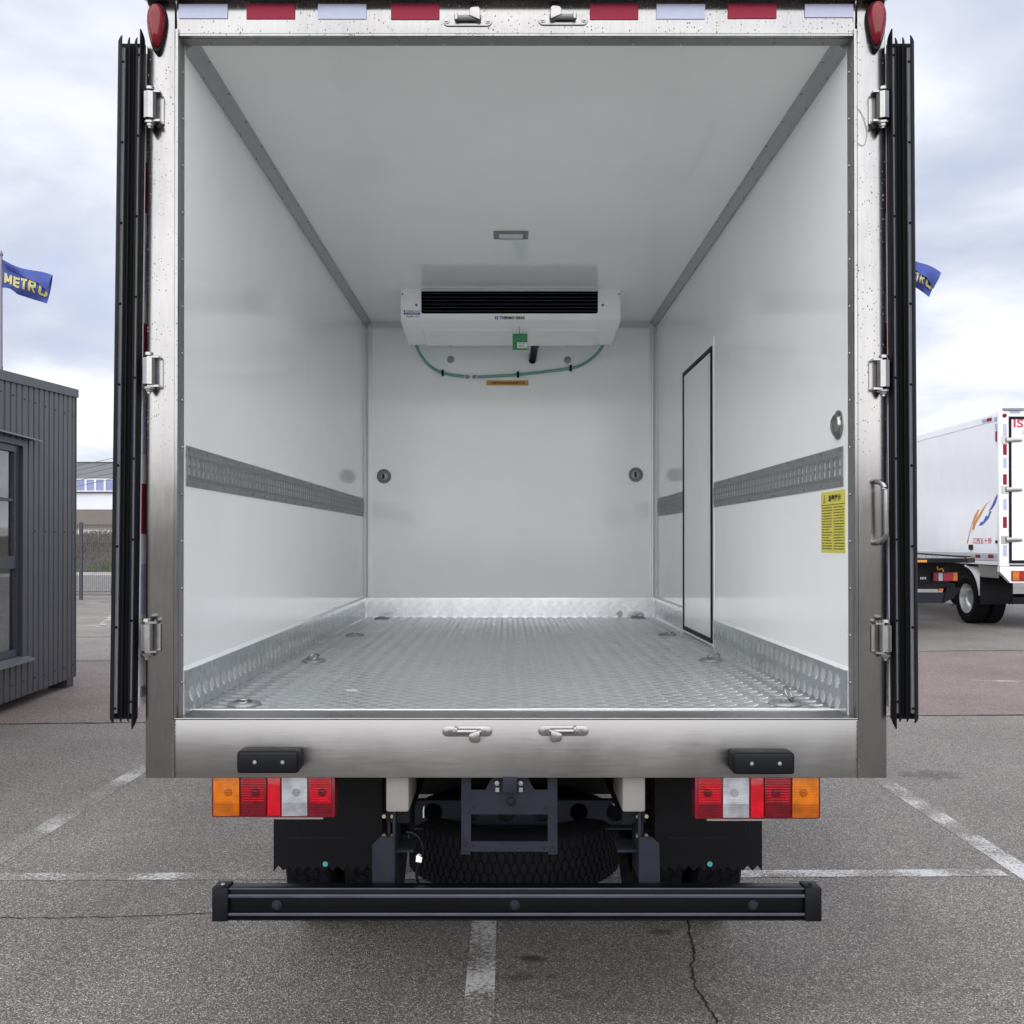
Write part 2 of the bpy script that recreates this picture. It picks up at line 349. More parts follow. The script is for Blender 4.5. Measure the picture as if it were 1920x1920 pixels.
M['foam'] = simple('white_foam', (0.66, 0.67, 0.66), 0.9, 0, 0.1, 60, bump=0.2)
for n_ in ('rubber', 'black_paint', 'bracket_paint', 'dark_plastic', 'tyre', 'ink', 'bumper_black'):
    M[n_].node_tree.nodes['Principled BSDF'].inputs['Specular IOR Level'].default_value = 0.2
# window glass: glossy dark pane that still lets the curtain behind show
mg, tg, bg = nt('window_glass')
bg.inputs['Base Color'].default_value = (0.85, 0.88, 0.9, 1); bg.inputs['Roughness'].default_value = 0.02
bg.inputs['Transmission Weight'].default_value = 1.0; bg.inputs['IOR'].default_value = 1.8
M['glass'] = mg
mh, th, bh = nt('far_window_glass')
bh.inputs['Base Color'].default_value = (0.16, 0.20, 0.36, 1); bh.inputs['Roughness'].default_value = 0.08
nh = add(th, 'ShaderNodeTexNoise', i_Scale=1.3); gh = add(th, 'ShaderNodeNewGeometry'); th.links.new(gh.outputs['Position'], nh.inputs['Vector'])
rh = add(th, 'ShaderNodeValToRGB'); rh.color_ramp.elements[0].color = (0.13, 0.17, 0.33, 1); rh.color_ramp.elements[1].color = (0.26, 0.30, 0.48, 1)
th.links.new(nh.outputs['Fac'], rh.inputs[0]); th.links.new(rh.outputs[0], bh.inputs['Base Color'])
M['far_glass'] = mh

# ------------------------------------------------------------------ mesh helpers
class G:
    """collects shapes in world coordinates, then becomes one mesh object"""
    def __init__(s): s.bm = bmesh.new()
    def poly(s, pts):
        return s.bm.faces.new([s.bm.verts.new(p) for p in pts])
    def box(s, x0, x1, y0, y1, z0, z1, bev=0.0, seg=2):
        x0, x1 = sorted((x0, x1)); y0, y1 = sorted((y0, y1)); z0, z1 = sorted((z0, z1))
        v = [s.bm.verts.new(p) for p in ((x0,y0,z0),(x1,y0,z0),(x1,y1,z0),(x0,y1,z0),(x0,y0,z1),(x1,y0,z1),(x1,y1,z1),(x0,y1,z1))]
        fs = [s.bm.faces.new([v[i] for i in f]) for f in ((0,3,2,1),(4,5,6,7),(0,1,5,4),(1,2,6,5),(2,3,7,6),(3,0,4,7))]
        if bev:
            es = list({e for f in fs for e in f.edges})
            bmesh.ops.bevel(s.bm, geom=es, offset=bev, segments=seg, affect='EDGES', profile=0.5)
        return s
    def prism(s, pts, vec, bev=0.0):
        vec = Vector(vec); pts = [Vector(p) for p in pts]
        a = [s.bm.verts.new(p) for p in pts]; b = [s.bm.verts.new(p + vec) for p in pts]
        n = len(pts); fs = [s.bm.faces.new(a), s.bm.faces.new(b[::-1])]
        for i in range(n): fs.append(s.bm.faces.new((a[i], b[i], b[(i+1) % n], a[(i+1) % n])))
        if bev:
            es = list({e for f in fs[:2] for e in f.edges})
            bmesh.ops.bevel(s.bm, geom=es, offset=bev, segments=2, affect='EDGES', profile=0.5)
        return s
    def cyl(s, p0, p1, r, n=14, r1=None, caps=True):
        p0, p1 = Vector(p0), Vector(p1); r1 = r if r1 is None else r1
        q = (p1 - p0).to_track_quat('Z', 'Y')
        a, b = [], []
        for i in range(n):
            t = 2 * math.pi * i / n; d = q @ Vector((math.cos(t), math.sin(t), 0))
            a.append(s.bm.verts.new(p0 + d * r)); b.append(s.bm.verts.new(p1 + d * r1))
        for i in range(n): s.bm.faces.new((a[i], a[(i+1) % n], b[(i+1) % n], b[i]))
        if caps: s.bm.faces.new(a[::-1]); s.bm.faces.new(b)
        return s
    def lathe(s, prof, c, axis='Z', n=32, closed=False):
        """prof: (radius, height along axis)"""
        rings = []
        for (r, h) in prof:
            ring = []
            for i in range(n):
                t = 2 * math.pi * i / n; u, w = r * math.cos(t), r * math.sin(t)
                p = {'Z': (u, w, h), 'X': (h, u, w), 'Y': (u, h, w)}[axis]
                ring.append(s.bm.verts.new(Vector(c) + Vector(p)))
            rings.append(ring)
        m = len(rings)
        for k in range(m if closed else m - 1):
            A, B = rings[k], rings[(k+1) % m]
            for i in range(n): s.bm.faces.new((A[i], A[(i+1) % n], B[(i+1) % n], B[i]))
        return s
    def disc(s, c, r, axis='Y', n=20):
        pts = []
        for i in range(n):
            t = 2 * math.pi * i / n; u, w = r * math.cos(t), r * math.sin(t)
            pts.append(Vector(c) + Vector({'Z': (u, w, 0), 'X': (0, u, w), 'Y': (u, 0, w)}[axis]))
        s.poly(pts); return s
    def tube(s, path, r, n=8):
        path = [Vector(p) for p in path]; rings = []
        up = Vector((0, 0, 1))
        for i, p in enumerate(path):
            rad = r[i] if isinstance(r, (list, tuple)) else r
            d = (path[min(i+1, len(path)-1)] - path[max(i-1, 0)]).normalized()
            a = d.cross(up)
            if a.length < 0.05: a = d.cross(Vector((0, 1, 0)))
            a.normalize(); b = a.cross(d).normalized()
            rings.append([s.bm.verts.new(p + a * rad * math.cos(2*math.pi*j/n) + b * rad * math.sin(2*math.pi*j/n)) for j in range(n)])
        for A, B in zip(rings, rings[1:]):
            for j in range(n): s.bm.faces.new((A[j], A[(j+1) % n], B[(j+1) % n], B[j]))
        s.bm.faces.new(rings[0][::-1]); s.bm.faces.new(rings[-1])
        return s
    def torus(s, c, Rr, r, axis='Z', n=28, k=8, tilt=None):
        vs = []
        for i in range(n):
            t = 2*math.pi*i/n; row = []
            for j in range(k):
                q = 2*math.pi*j/k; rr = Rr + r*math.cos(q); h = r*math.sin(q)
                p = Vector({'Z': (rr*math.cos(t), rr*math.sin(t), h), 'X': (h, rr*math.cos(t), rr*math.sin(t)), 'Y': (rr*math.cos(t), h, rr*math.sin(t))}[axis])
                if tilt: p = tilt @ p
                row.append(s.bm.verts.new(Vector(c) + p))
            vs.append(row)
        for i in range(n):
            for j in range(k): s.bm.faces.new((vs[i][j], vs[(i+1) % n][j], vs[(i+1) % n][(j+1) % k], vs[i][(j+1) % k]))
        return s

WORLD = {}
def wloc(o): return WORLD[o.name] if o is not None else Vector((0, 0, 0))
def build(name, g, mat, parent=None, smooth=False, kind=None, label=None, auto=None):
    bm = g.bm if isinstance(g, G) else g
    bmesh.ops.recalc_face_normals(bm, faces=bm.faces[:])
    vs = [v.co for v in bm.verts]
    lo = Vector([min(v[i] for v in vs) for i in range(3)]); hi = Vector([max(v[i] for v in vs) for i in range(3)])
    c = (lo + hi) / 2
    if parent is None: c.z = lo.z
    for v in bm.verts: v.co -= c
    me = bpy.data.meshes.new(name); bm.to_mesh(me); bm.free()
    me.materials.append(M[mat])
    if smooth:
        for p in me.polygons: p.use_smooth = True
        if smooth != 'all':
            me.set_sharp_from_angle(angle=R(38))
    o = bpy.data.objects.new(name, me); COL.objects.link(o)
    o.parent = parent; o.location = c - wloc(parent); WORLD[o.name] = c
    if kind: o['kind'] = kind
    if label: o['label'] = label
    return o
def inst(src, loc, parent, scale=None, name=None):
    """a copy that shares mesh data; loc is a world position"""
    o = src.copy(); COL.objects.link(o)
    if name: o.name = name
    o.parent = parent; o.location = Vector(loc) - wloc(parent); WORLD[o.name] = Vector(loc)
    if scale: o.scale = scale
    return o
def copy_part(src, delta, parent):
    """copy a part with its sub-parts, moved by delta"""
    o = inst(src, wloc(src) + Vector(delta), parent)
    for ch in list(src.children):
        inst(ch, wloc(ch) + Vector(delta), o)
    return o
def thing(name, loc, label, cat, group=None):
    o = bpy.data.objects.new(name, None); COL.objects.link(o)
    o.location = loc; o.empty_display_size = 0.2; WORLD[o.name] = Vector(loc)
    o['label'] = label; o['category'] = cat
    if group: o['group'] = group
    return o
def tag(o, label, cat, group=None):
    o['label'] = label; o['category'] = cat
    if group: o['group'] = group
    return o
def text(name, body, mat, parent, org, right, up, height=None, width=None, bold=0.0, depth=0.0008, kind=None):
    """lettering; org is the centre of the printed block"""
    cu = bpy.data.curves.new(name, 'FONT'); cu.body = body; cu.size = 1.0; cu.extrude = 0.0
    cu.offset = bold; cu.resolution_u = 3
    to = bpy.data.objects.new(name, cu); COL.objects.link(to)
    me = bpy.data.meshes.new_from_object(to.evaluated_get(bpy.context.evaluated_depsgraph_get()))
    bpy.data.objects.remove(to); bpy.data.curves.remove(cu)
    xs = [v.co.x for v in me.vertices]; ys = [v.co.y for v in me.vertices]
    cx, cy = (min(xs)+max(xs))/2, (min(ys)+max(ys))/2; w, h = max(xs)-min(xs), max(ys)-min(ys)
    sy = height / h if height else width / w; sx = width / w if width else sy
    right, up = Vector(right).normalized(), Vector(up).normalized(); nrm = right.cross(up)
    for v in me.vertices:
        v.co = right * ((v.co.x - cx) * sx) + up * ((v.co.y - cy) * sy) + nrm * depth
    me.materials.clear(); me.materials.append(M[mat]); me.name = name
    o = bpy.data.objects.new(name, me); COL.objects.link(o)
    o.parent = parent; o.location = Vector(org) - wloc(parent); WORLD[o.name] = Vector(org)
    return o

# ------------------------------------------------------------------ ground
stains = []
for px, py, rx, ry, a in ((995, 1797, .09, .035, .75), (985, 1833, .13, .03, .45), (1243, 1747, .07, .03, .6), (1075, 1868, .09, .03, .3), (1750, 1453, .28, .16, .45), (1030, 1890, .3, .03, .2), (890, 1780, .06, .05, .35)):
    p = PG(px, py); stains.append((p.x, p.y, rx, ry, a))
stains += [(-1.75, 4.6, .42, 3.2, .16), (1.55, 5.0, .36, 3.4, .14), (.55, 3.6, .9, .5, .18)]
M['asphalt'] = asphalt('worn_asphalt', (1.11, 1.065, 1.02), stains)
M['asphalt_red'] = asphalt('reddish_asphalt', (1.18, 0.99, 0.92))
M['asphalt_pale'] = asphalt('pale_asphalt', (1.28, 1.25, 1.18))
M['paint'] = road_paint('worn_white_paint', 0.49)
M['paint_patchy'] = road_paint('patchy_white_paint', 0.54)
M['paint_solid'] = road_paint('solid_white_paint', 0.45, (0.66, 0.66, 0.64))
M['paint_faint'] = road_paint('faint_white_paint', 0.565, (0.5, 0.5, 0.48))
g = G(); g.poly([(-500, -200, 0), (500, -200, 0), (500, 900, 0), (-500, 900, 0)])
build('ground', g, 'asphalt', kind='structure')
def edge_y(x, yl, yr): return yl + (yr - yl) * (x + 4.4) / 9.1
g = G(); g.poly([(-40, edge_y(-40, 8.65, 9.1)  , .0006), (40, edge_y(40, 8.65, 9.1)  , .0006), (40, edge_y(40, 13.3, 14.2)  , .0006), (-40, edge_y(-40, 13.3, 14.2)  , .0006)])
build('asphalt_lane', g, 'asphalt_red', kind='structure')
g = G(); g.poly([(-60, 9.8, .0012), (-60, 46.5, .0012), (2, 46.5, .0012), (2, 13.95, .0012)])
build('asphalt_yard', g, 'asphalt_pale', kind='structure')
def line(pts, w, mat, z=.0016, name='parking_marking'):
    g = G()
    for (a, b) in zip(pts, pts[1:]):
        a, b = Vector((*a, z)), Vector((*b, z)); n = (b - a).cross(Vector((0, 0, 1))).normalized() * w / 2
        g.poly([a - n, b - n, b + n, a + n])
    return build(name, g, mat, kind='structure')
line([(-.095, .3), (-.095, 8.7)], .105, 'paint_solid')
line([(2.475, .5), (2.53, 8.8)], .125, 'paint')
line([(-2.57, .5), (-2.565, 8.6)], .13, 'paint_faint')
line([(-9, 4.66), (-.16, 4.73)], .10, 'paint_patchy', z=.0022)
line([(-.03, 4.74), (2.40, 4.77)], .10, 'paint', z=.0022)
line([(2.53, 4.78), (9, 4.83)], .10, 'paint', z=.0022)
line([(5.35, 11.35), (9.5, 10.9)], .10, 'paint', z=.0022)
line([(-12, 18.7), (-5, 18.9)], .12, 'paint', z=.0022)
line([(-7.5, 18.1), (-9.2, 23.5)], .12, 'paint', z=.0022)
line([(-14, 25.2), (-8, 25.9)], .15, 'paint', z=.0022)
line([(-14, 21.5), (-6, 21.7)], .12, 'paint_faint', z=.0022)
def crack(pts, w, name='pavement_crack', z=.0028, jit=.012, steps=10):
    g = G(); path = []
    for (a, b) in zip(pts, pts[1:]):
        for i in range(steps):
            q = a.lerp(b, i / steps); path.append(Vector((q.x + random.uniform(-jit, jit), q.y + random.uniform(-jit, jit), z)))
    path.append(Vector((pts[-1].x, pts[-1].y, z)))
    for i, (a, b) in enumerate(zip(path, path[1:])):
        n = (b - a).cross(Vector((0, 0, 1))).normalized() * w * random.uniform(.35, .75)
        g.poly([a - n, b - n * .9, b + n * .9, a + n])
    return build(name, g, 'crack', kind='structure')
crack([PG(1288, 1700), PG(1290, 1735), PG(1302, 1785), PG(1296, 1820), PG(1305, 1850), PG(1325, 1885), PG(1345, 1918), PG(1350, 1990)], .007, jit=.006)
crack([PG(-60, 1722), PG(120, 1722), PG(280, 1718), PG(420, 1712), PG(520, 1705)], .006, jit=.008, steps=14)
crack([Vector((-14, edge_y(-14, 8.65, 9.1), 0)), Vector((-1, edge_y(-1, 8.65, 9.1), 0)), Vector((14, edge_y(14, 8.65, 9.1), 0))], .035, 'asphalt_joint', jit=.012, steps=90)
crack([Vector((-14, edge_y(-14, 13.3, 14.2), 0)), Vector((-1, edge_y(-1, 13.3, 14.2), 0)), Vector((18, edge_y(18, 13.3, 14.2), 0))], .05, 'asphalt_joint', jit=.012, steps=90)
crack([Vector((-13, 16.4, 0)), Vector((-5, 16.5, 0))], .05, 'asphalt_joint', jit=.012, steps=60)

# ------------------------------------------------------------------ main truck
D = 2.93                       # rear frame plane
TC = 0.028                     # centre line of the truck
HW, OW = 1.004, 1.100          # half widths: opening, outside
FL = 1.0765                    # floor height
ZT = 3.104                     # underside of the header
CEIL = 3.116
YB = 6.83                      # inside face of the front wall
XL, XR = TC - HW, TC + HW
OL, OR = TC - OW, TC + OW
ZFB = P(960, 1459, D).z        # underside of the rear frame
ZTOP = 3.225
Y0 = D + 0.055                 # where lining starts
truck = thing('refrigerated_truck', (TC, D, 0), 'white refrigerated box truck seen from behind with both rear doors folded wide open', 'truck')

# box shell
def part(name, g, mat, **k): return build(name, g, mat, truck, **k)
g = G().box(XL - .085, XL, Y0, YB + .085, FL - .09, ZTOP - .02)
wall_l = part('side_wall', g, 'frp')
g = G().box(XR, XR + .085, Y0, YB + .085, FL - .09, ZTOP - .02)
wall_r = part('side_wall', g, 'frp')
g = G().box(XL, XR, YB, YB + .085, FL - .09, CEIL); wall_f = part('front_wall', g, 'frp')
g = G().box(XL, XR, Y0, YB + .085, CEIL, ZTOP - .02); part('ceiling_panel', g, 'frp')
# floor plate with raised five-bar tread
g = G().box(XL, XR, Y0 + .085, YB, FL - .09, FL)
floor_plate = part('floor_plate', g, 'tread')
def tread(name, org, ux, uy, nrm, W, H, parent, cx=.069, cy=.0354, ln=.042, hgt=.0008, bw=.0011):
    """five-bar pattern over W x H, as low ridged bars"""
    verts, faces = [], []
    ux, uy, nrm = Vector(ux), Vector(uy), Vector(nrm); org = Vector(org)
    for j in range(int((H - .032) / cy) + 1):
        for i in range(int((W - .045 - cx * .5 * (j % 2)) / cx) + 1):
            c = org + ux * (.022 + (i + .5 * (j % 2)) * cx) + uy * (.016 + j * cy)
            s_ = 1 if j % 2 else -1
            d = (ux * s_ + uy).normalized(); n = nrm.cross(d)
            for q in range(5):
                o = c + n * (q - 2) * .0097
                L = ln * (.5 if abs(q - 2) < 2 else .38); w = bw; b = len(verts)
                for (k_, h_, kw) in ((1, 0, 1), (.86, hgt, .50)):
                    verts += [o - d*L*k_ - n*0, o - d*L*.6*k_ - n*w*kw, o + d*L*.6*k_ - n*w*kw, o + d*L*k_, o + d*L*.6*k_ + n*w*kw, o - d*L*.6*k_ + n*w*kw]
                    if h_:
                        for m_ in range(6): verts[-1 - m_] = verts[-1 - m_] + nrm * h_
                faces += [(b + m_, b + (m_+1) % 6, b + 6 + (m_+1) % 6, b + 6 + m_) for m_ in range(6)] + [tuple(b + 6 + m_ for m_ in range(6))]
    me = bpy.data.meshes.new(name); ctr = sum(verts, Vector()) / len(verts)
    me.from_pydata([v - ctr for v in verts], [], faces); me.materials.append(M['tread_bar'])
    o = bpy.data.objects.new(name, me); COL.objects.link(o); o.parent = parent
    o.location = ctr - wloc(parent); WORLD[o.name] = ctr; o['kind'] = 'stuff'
    return o
tread('tread_bars', (XL + .01, Y0 + .09, FL + .0001), (1, 0, 0), (0, 1, 0), (0, 0, 1), 2 * HW - .02, YB - Y0 - .1, floor_plate)
# kick plates
KH = .133
def kick_left():
    g = G().box(XL, XL + .004, Y0 + .002, YB, FL + .0005, FL + KH)
    k = part('kick_plate', g, 'tread')
    tread('tread_bars', (XL + .0041, Y0 + .01, FL + .004), (0, 1, 0), (0, 0, 1), (1, 0, 0), YB - Y0 - .02, KH - .002, k)
    build('sealant', G().prism([(XL, Y0 + .002, FL + KH), (XL + .008, Y0 + .002, FL + KH), (XL, Y0 + .002, FL + KH + .012)], (0, YB - Y0 - .002, 0)), 'caulk', k)
kick_left()
SD0, SD1 = 4.93, 5.73          # side door, along the right wall
for a, b in ((Y0 + .002, SD0 - .035), (SD1 + .03, YB)):
    g = G().box(XR - .004, XR, a, b, FL + .0005, FL + KH)
    k = part('kick_plate', g, 'tread')
    tread('tread_bars', (XR - .0041, b - .005, FL + .004), (0, -1, 0), (0, 0, 1), (-1, 0, 0), b - a - .01, KH - .002, k)
    build('sealant', G().prism([(XR, a, FL + KH), (XR - .008, a, FL + KH), (XR, a, FL + KH + .012)], (0, b - a, 0)), 'caulk', k)
g = G().box(XL + .0045, XR - .0045, YB - .004, YB, FL + .0005, FL + KH)
k = part('kick_plate', g, 'tread')
tread('tread_bars', (XL + .01, YB - .0041, FL + .004), (1, 0, 0), (0, 0, 1), (0, -1, 0), 2 * HW - .02, KH - .002, k, hgt=.0018, bw=.0019)
build('drain_cap', G().cyl((1175, 0, 0) and P(1162, 1151, YB - .006), P(1162, 1151, YB - .006) + Vector((0, -.008, 0)), .022, 18), 'steel_bright', k)
# ceiling coves
def cove(side):
    x, s_ = (XL, 1) if side < 0 else (XR, -1)
    pr = [(x, CEIL - .036), (x + s_*.003, CEIL - .036), (x + s_*.005, CEIL - .026), (x + s_*.029, CEIL - .005), (x + s_*.042, CEIL - .003), (x + s_*.042, CEIL)]
    pr += [(x, CEIL)]
    g = G().prism([(a, Y0 + .001, b) for a, b in pr], (0, YB - Y0 - .001, 0))
    o = part('ceiling_cove', g, 'cove')
    h = G()
    for i in range(17):
        y = Y0 + .12 + i * .222
        h.lathe([(.0001, -.0015), (.004, -.001), (.005, .001)], (x + s_*.036, y, CEIL - .0045), 'Z', 8)
        h.lathe([(.0001, .0015), (.004, .001), (.005, -.001)] if s_ < 0 else [(.0001, .0015), (.004, .001), (.005, -.001)], (x + s_*.0045, y + .05, CEIL - .031), 'X', 8)
    build('rivets', h, 'steel_bright', o, kind='stuff')
cove(-1); cove(1)
g = G().prism([(XL + .043, YB, CEIL - .052), (XL + .043, YB - .003, CEIL - .052), (XL + .043, YB - .006, CEIL - .038), (XL + .043, YB - .038, CEIL - .006), (XL + .043, YB - .052, CEIL - .003), (XL + .043, YB - .052, CEIL), (XL + .043, YB, CEIL)], (2*HW - .086, 0, 0))
part('ceiling_cove', g, 'trim')
for x, s_ in ((XL, 1), (XR, -1)):
    z0 = FL + KH + .012; hh = CEIL - .037 - z0
    g = G().prism([(x, YB, z0), (x + s_*.045, YB, z0), (x + s_*.045, YB - .003, z0), (x + s_*.031, YB - .004, z0), (x + s_*.029, YB - .010, z0), (x + s_*.020, YB - .011, z0), (x + s_*.010, YB - .020, z0), (x + s_*.008, YB - .029, z0), (x + s_*.003, YB - .031, z0), (x + s_*.002, YB - .045, z0), (x, YB - .045, z0)], (0, 0, hh))
    part('corner_trim', g, 'trim')

# rear frame: posts, header, sill
def post(side):
    a, b = (OL, XL - .012) if side < 0 else (XR + .012, OR)
    g = G().box(a, b, D, D + .06, ZFB, ZTOP - .012, bev=.004)
    o = part('rear_post', g, 'steel', smooth=True)
    if side < 0: g = G().box(b + .0005, XL - .001, D - .0035, D + .012, FL, ZT + .022, bev=.002)
    else: g = G().box(XR + .001, a - .0005, D - .0035, D + .012, FL, ZT + .022, bev=.002)
    build('folded_edge', g, 'steel', o, smooth=True)
    if side < 0: g = G().box(XL - .012, XL - .0005, D + .013, Y0 + .001, FL - .002, ZT + .02)
    else: g = G().box(XR + .0005, XR + .012, D + .013, Y0 + .001, FL - .002, ZT + .02)
    build('reveal', g, 'reveal', o)
    h = G(); x, s_ = (XL - .0005, 1) if side < 0 else (XR + .0005, -1)
    for i in range(14):
        z = 3.015 - i * .1415
        h.lathe([(.0001, s_*.0045), (.0035, s_*.0038), (.006, s_*.0012), (.0062, 0)], (x, Y0 - .016, z), 'X', 10)
    build('rivets', h, 'steel_bright', o, smooth=True, kind='stuff')
    return o
post_l, post_r = post(-1), post(1)
g = G().box(OL + .088, OR - .088, D + .0015, D + .06, ZT + .008, ZTOP - .012, bev=.003)
header = part('header_beam', g, 'steel', smooth=True)
g = G().box(XL + .001, XR - .001, D - .002, D + .014, ZT, ZT + .0075, bev=.002); build('folded_edge', g, 'steel', header, smooth=True)
g = G().box(XL + .0005, XR - .0005, D + .0145, Y0 + .001, ZT, ZT + .0075); build('reveal', g, 'reveal', header)
h = G()
for i in range(14):
    h.lathe([(.0001, -.0045), (.0035, -.0038), (.006, -.0012), (.0062, 0)], (XL + .075 + i * .1425, Y0 - .012, ZT), 'Z', 10)
build('rivets', h, 'steel_bright', header, smooth=True, kind='stuff')
g = G().prism([(OL - .004, D - .026, ZTOP - .010), (OL - .004, D - .022, ZTOP - .022), (OL - .004, D + .01, ZTOP - .012), (OL - .004, D + .07, ZTOP + .01), (OL - .004, D - .026, ZTOP + .01)], (2 * OW + .008, 0, 0))
part('roof_gutter', g, 'steel')
g = G().box(OL + .083, OR - .083, D + .002, D + .06, ZFB, FL - .006, bev=.003)
sill = part('rear_sill', g, 'steel_sill', smooth=True)
g = G().box(XL - .011, XR + .011, D - .001, D + .012, FL - .0055, FL - .0005, bev=.002); build('sill_lip', g, 'steel_bright', sill, smooth=True)
g = G().box(XL, XR, D + .0125, Y0 + .0845, FL - .012, FL - .0022); build('sill_top', g, 'steel_sill', sill)
g = G()
n = 60
for i in range(n):
    x0, x1 = XL + i * (2*HW/n), XL + (i+1) * (2*HW/n)
    f = lambda x: Y0 + .0845 + .006 * math.sin(x * 3.1) + .003 * math.sin(x * 9.7)
    g.poly([(x0, f(x0) - .006, FL + .0012), (x1, f(x1) - .006, FL + .0012), (x1, f(x1) + .002, FL + .0032), (x0, f(x0) + .002, FL + .0032)])
build('sealant', g, 'caulk', sill)
for x in (OL + .0835, OR - .0835):
    g = G(); z = ZFB
    while z < FL - .01:
        hgt = random.uniform(.006, .016); g.box(x - .003 - random.uniform(0, .001), x + .003, D - .0015, D + .004, z, z + hgt * .8); z += hgt
    build('weld_bead', g, 'rust', sill, kind='stuff')

# reflective tape along the header
for a, b, c, y0_, y1_ in ((335, 427, 'white', 3, 35), (462, 553, 'red', 4, 36), (596, 687, 'white', 4, 36), (733, 824, 'red', 5, 37), (1106, 1197, 'red', 5, 37), (1231, 1322, 'white', 4, 36), (1365, 1456, 'red', 3, 35), (1509, 1600, 'white', 1, 33)):
    p, q = P(a, y1_, D), P(b, y0_, D)
    g = G().box(p.x, q.x, D - .0012, D + .0012, p.z, min(q.z, ZTOP - .024), bev=.0008, seg=1)
    part('reflective_tape', g, c + '_tape')

# marker lamps at the top corners
def marker(px0, px1, py0, py1):
    a, b = P(px0, py1, D), P(px1, py0, D)
    cx, w, z0, z1 = (a.x + b.x) / 2, (b.x - a.x) / 2, a.z, b.z
    def outline(sc):
        pts = []
        H = z1 - z0; zc = z1 - H * .36
        for i in range(28):
            t = 2 * math.pi * i / 28; u, v = math.cos(t), math.sin(t)
            rx = w * (1 if v > 0 else (1 - .38 * abs(v) ** 1.3))
            if v < 0: u = math.copysign(abs(u) ** .72, u)
            pts.append((cx + rx * sc * u, zc + (v * (z1 - zc) if v > 0 else v * (zc - z0)) * sc))
        return pts
    def dome(g, levels):
        rings = [[g.bm.verts.new((x, D - h, z)) for x, z in outline(s_)] for s_, h in levels]
        for A, B in zip(rings, rings[1:]):
            for i in range(28): g.bm.faces.new((A[i], A[(i+1) % 28], B[(i+1) % 28], B[i]))
        g.bm.faces.new(rings[-1])
    g = G(); dome(g, [(1, 0), (1, .008), (.95, .012), (.6, .012)]); o = part('marker_lamp', g, 'rubber', smooth=True)
    g = G(); dome(g, [(.84, .011), (.82, .022), (.70, .032), (.45, .037), (.2, .038)]); build('lamp_lens', g, 'red_gloss', o, smooth='all')
marker(277, 316, 8, 103); marker(1621, 1660, 3, 99)

# hinges
def hinge(px, py, side):
    c = P(px, py, D); h = .040; x = c.x
    s_ = -side
    g = G().prism([(x + s_*.012, D - .0005, c.z - h - .012), (x + s_*.034, D - .0005, c.z - h - .004), (x + s_*.034, D - .0005, c.z + h - .004), (x + s_*.012, D - .0005, c.z + h + .008)], (0, -.006, 0))
    g.box(x - .004, x + s_*.030, D - .030, D - .006, c.z + h, c.z + h + .006); g.box(x - .004, x + s_*.030, D - .030, D - .006, c.z - h - .006, c.z - h)
    o = part('hinge', g, 'steel_bright')
    y = D - .026
    build('barrel', G().cyl((x, y, c.z - h + .001), (x, y, c.z + h - .001), .0185, 8), 'steel_bright', o)
    build('hinge_cap', G().lathe([(.0001, .0155), (.013, .015), (.0135, .0065)], (x, y, c.z + h), 'Z', 14), 'steel_bright', o, smooth=True)
    g = G().lathe([(.0135, -.0065), (.0165, -.007), (.016, -.013), (.011, -.014), (.010, -.021), (.006, -.0215), (.006, -.026), (.0001, -.0265)], (x, y, c.z - h), 'Z', 14)
    build('hinge_pin', g, 'steel_bright', o, smooth=True)
for py in (206, 699, 1193): hinge(287 - (py > 1000) * 6 - (600 < py < 800) * 2, py, -1)
for py in (206, 704, 1195): hinge(1649 + (py > 1000) * 5 + (600 < py < 800) * 1, py, 1)
# grab handle on the right post
p0, p1 = P(1641, 903, D), P(1643, 1018, D)
pts = [(p0.x - .008, D + .002, p0.z), (p0.x - .006, D - .012, p0.z)]
for i in range(7):
    t = math.pi / 2 * i / 6; pts.append((p0.x - .006 + .022 * math.sin(t) * .8, D - .012 - .036 * math.sin(t), p0.z - .028 * (1 - math.cos(t)) - .0))
for i in range(7):
    t = math.pi / 2 * (6 - i) / 6; pts.append((p1.x - .006 + .022 * math.sin(t) * .8, D - .012 - .036 * math.sin(t), p1.z + .028 * (1 - math.cos(t))))
pts += [(p1.x - .006, D - .012, p1.z), (p1.x - .008, D + .002, p1.z)]
part('grab_handle', G().tube(pts, .0085, 12), 'steel_bright', smooth=True)
# a loose hair of wire on the right post
pts = [P(x, y, D - .003) for x, y in ((1604, 200), (1613, 208), (1620, 222), (1625, 240), (1626, 255), (1622, 270), (1617, 273), (1609, 269), (1606, 266))]
part('loose_wire', G().tube(pts, .0008, 5), 'grey_plastic')

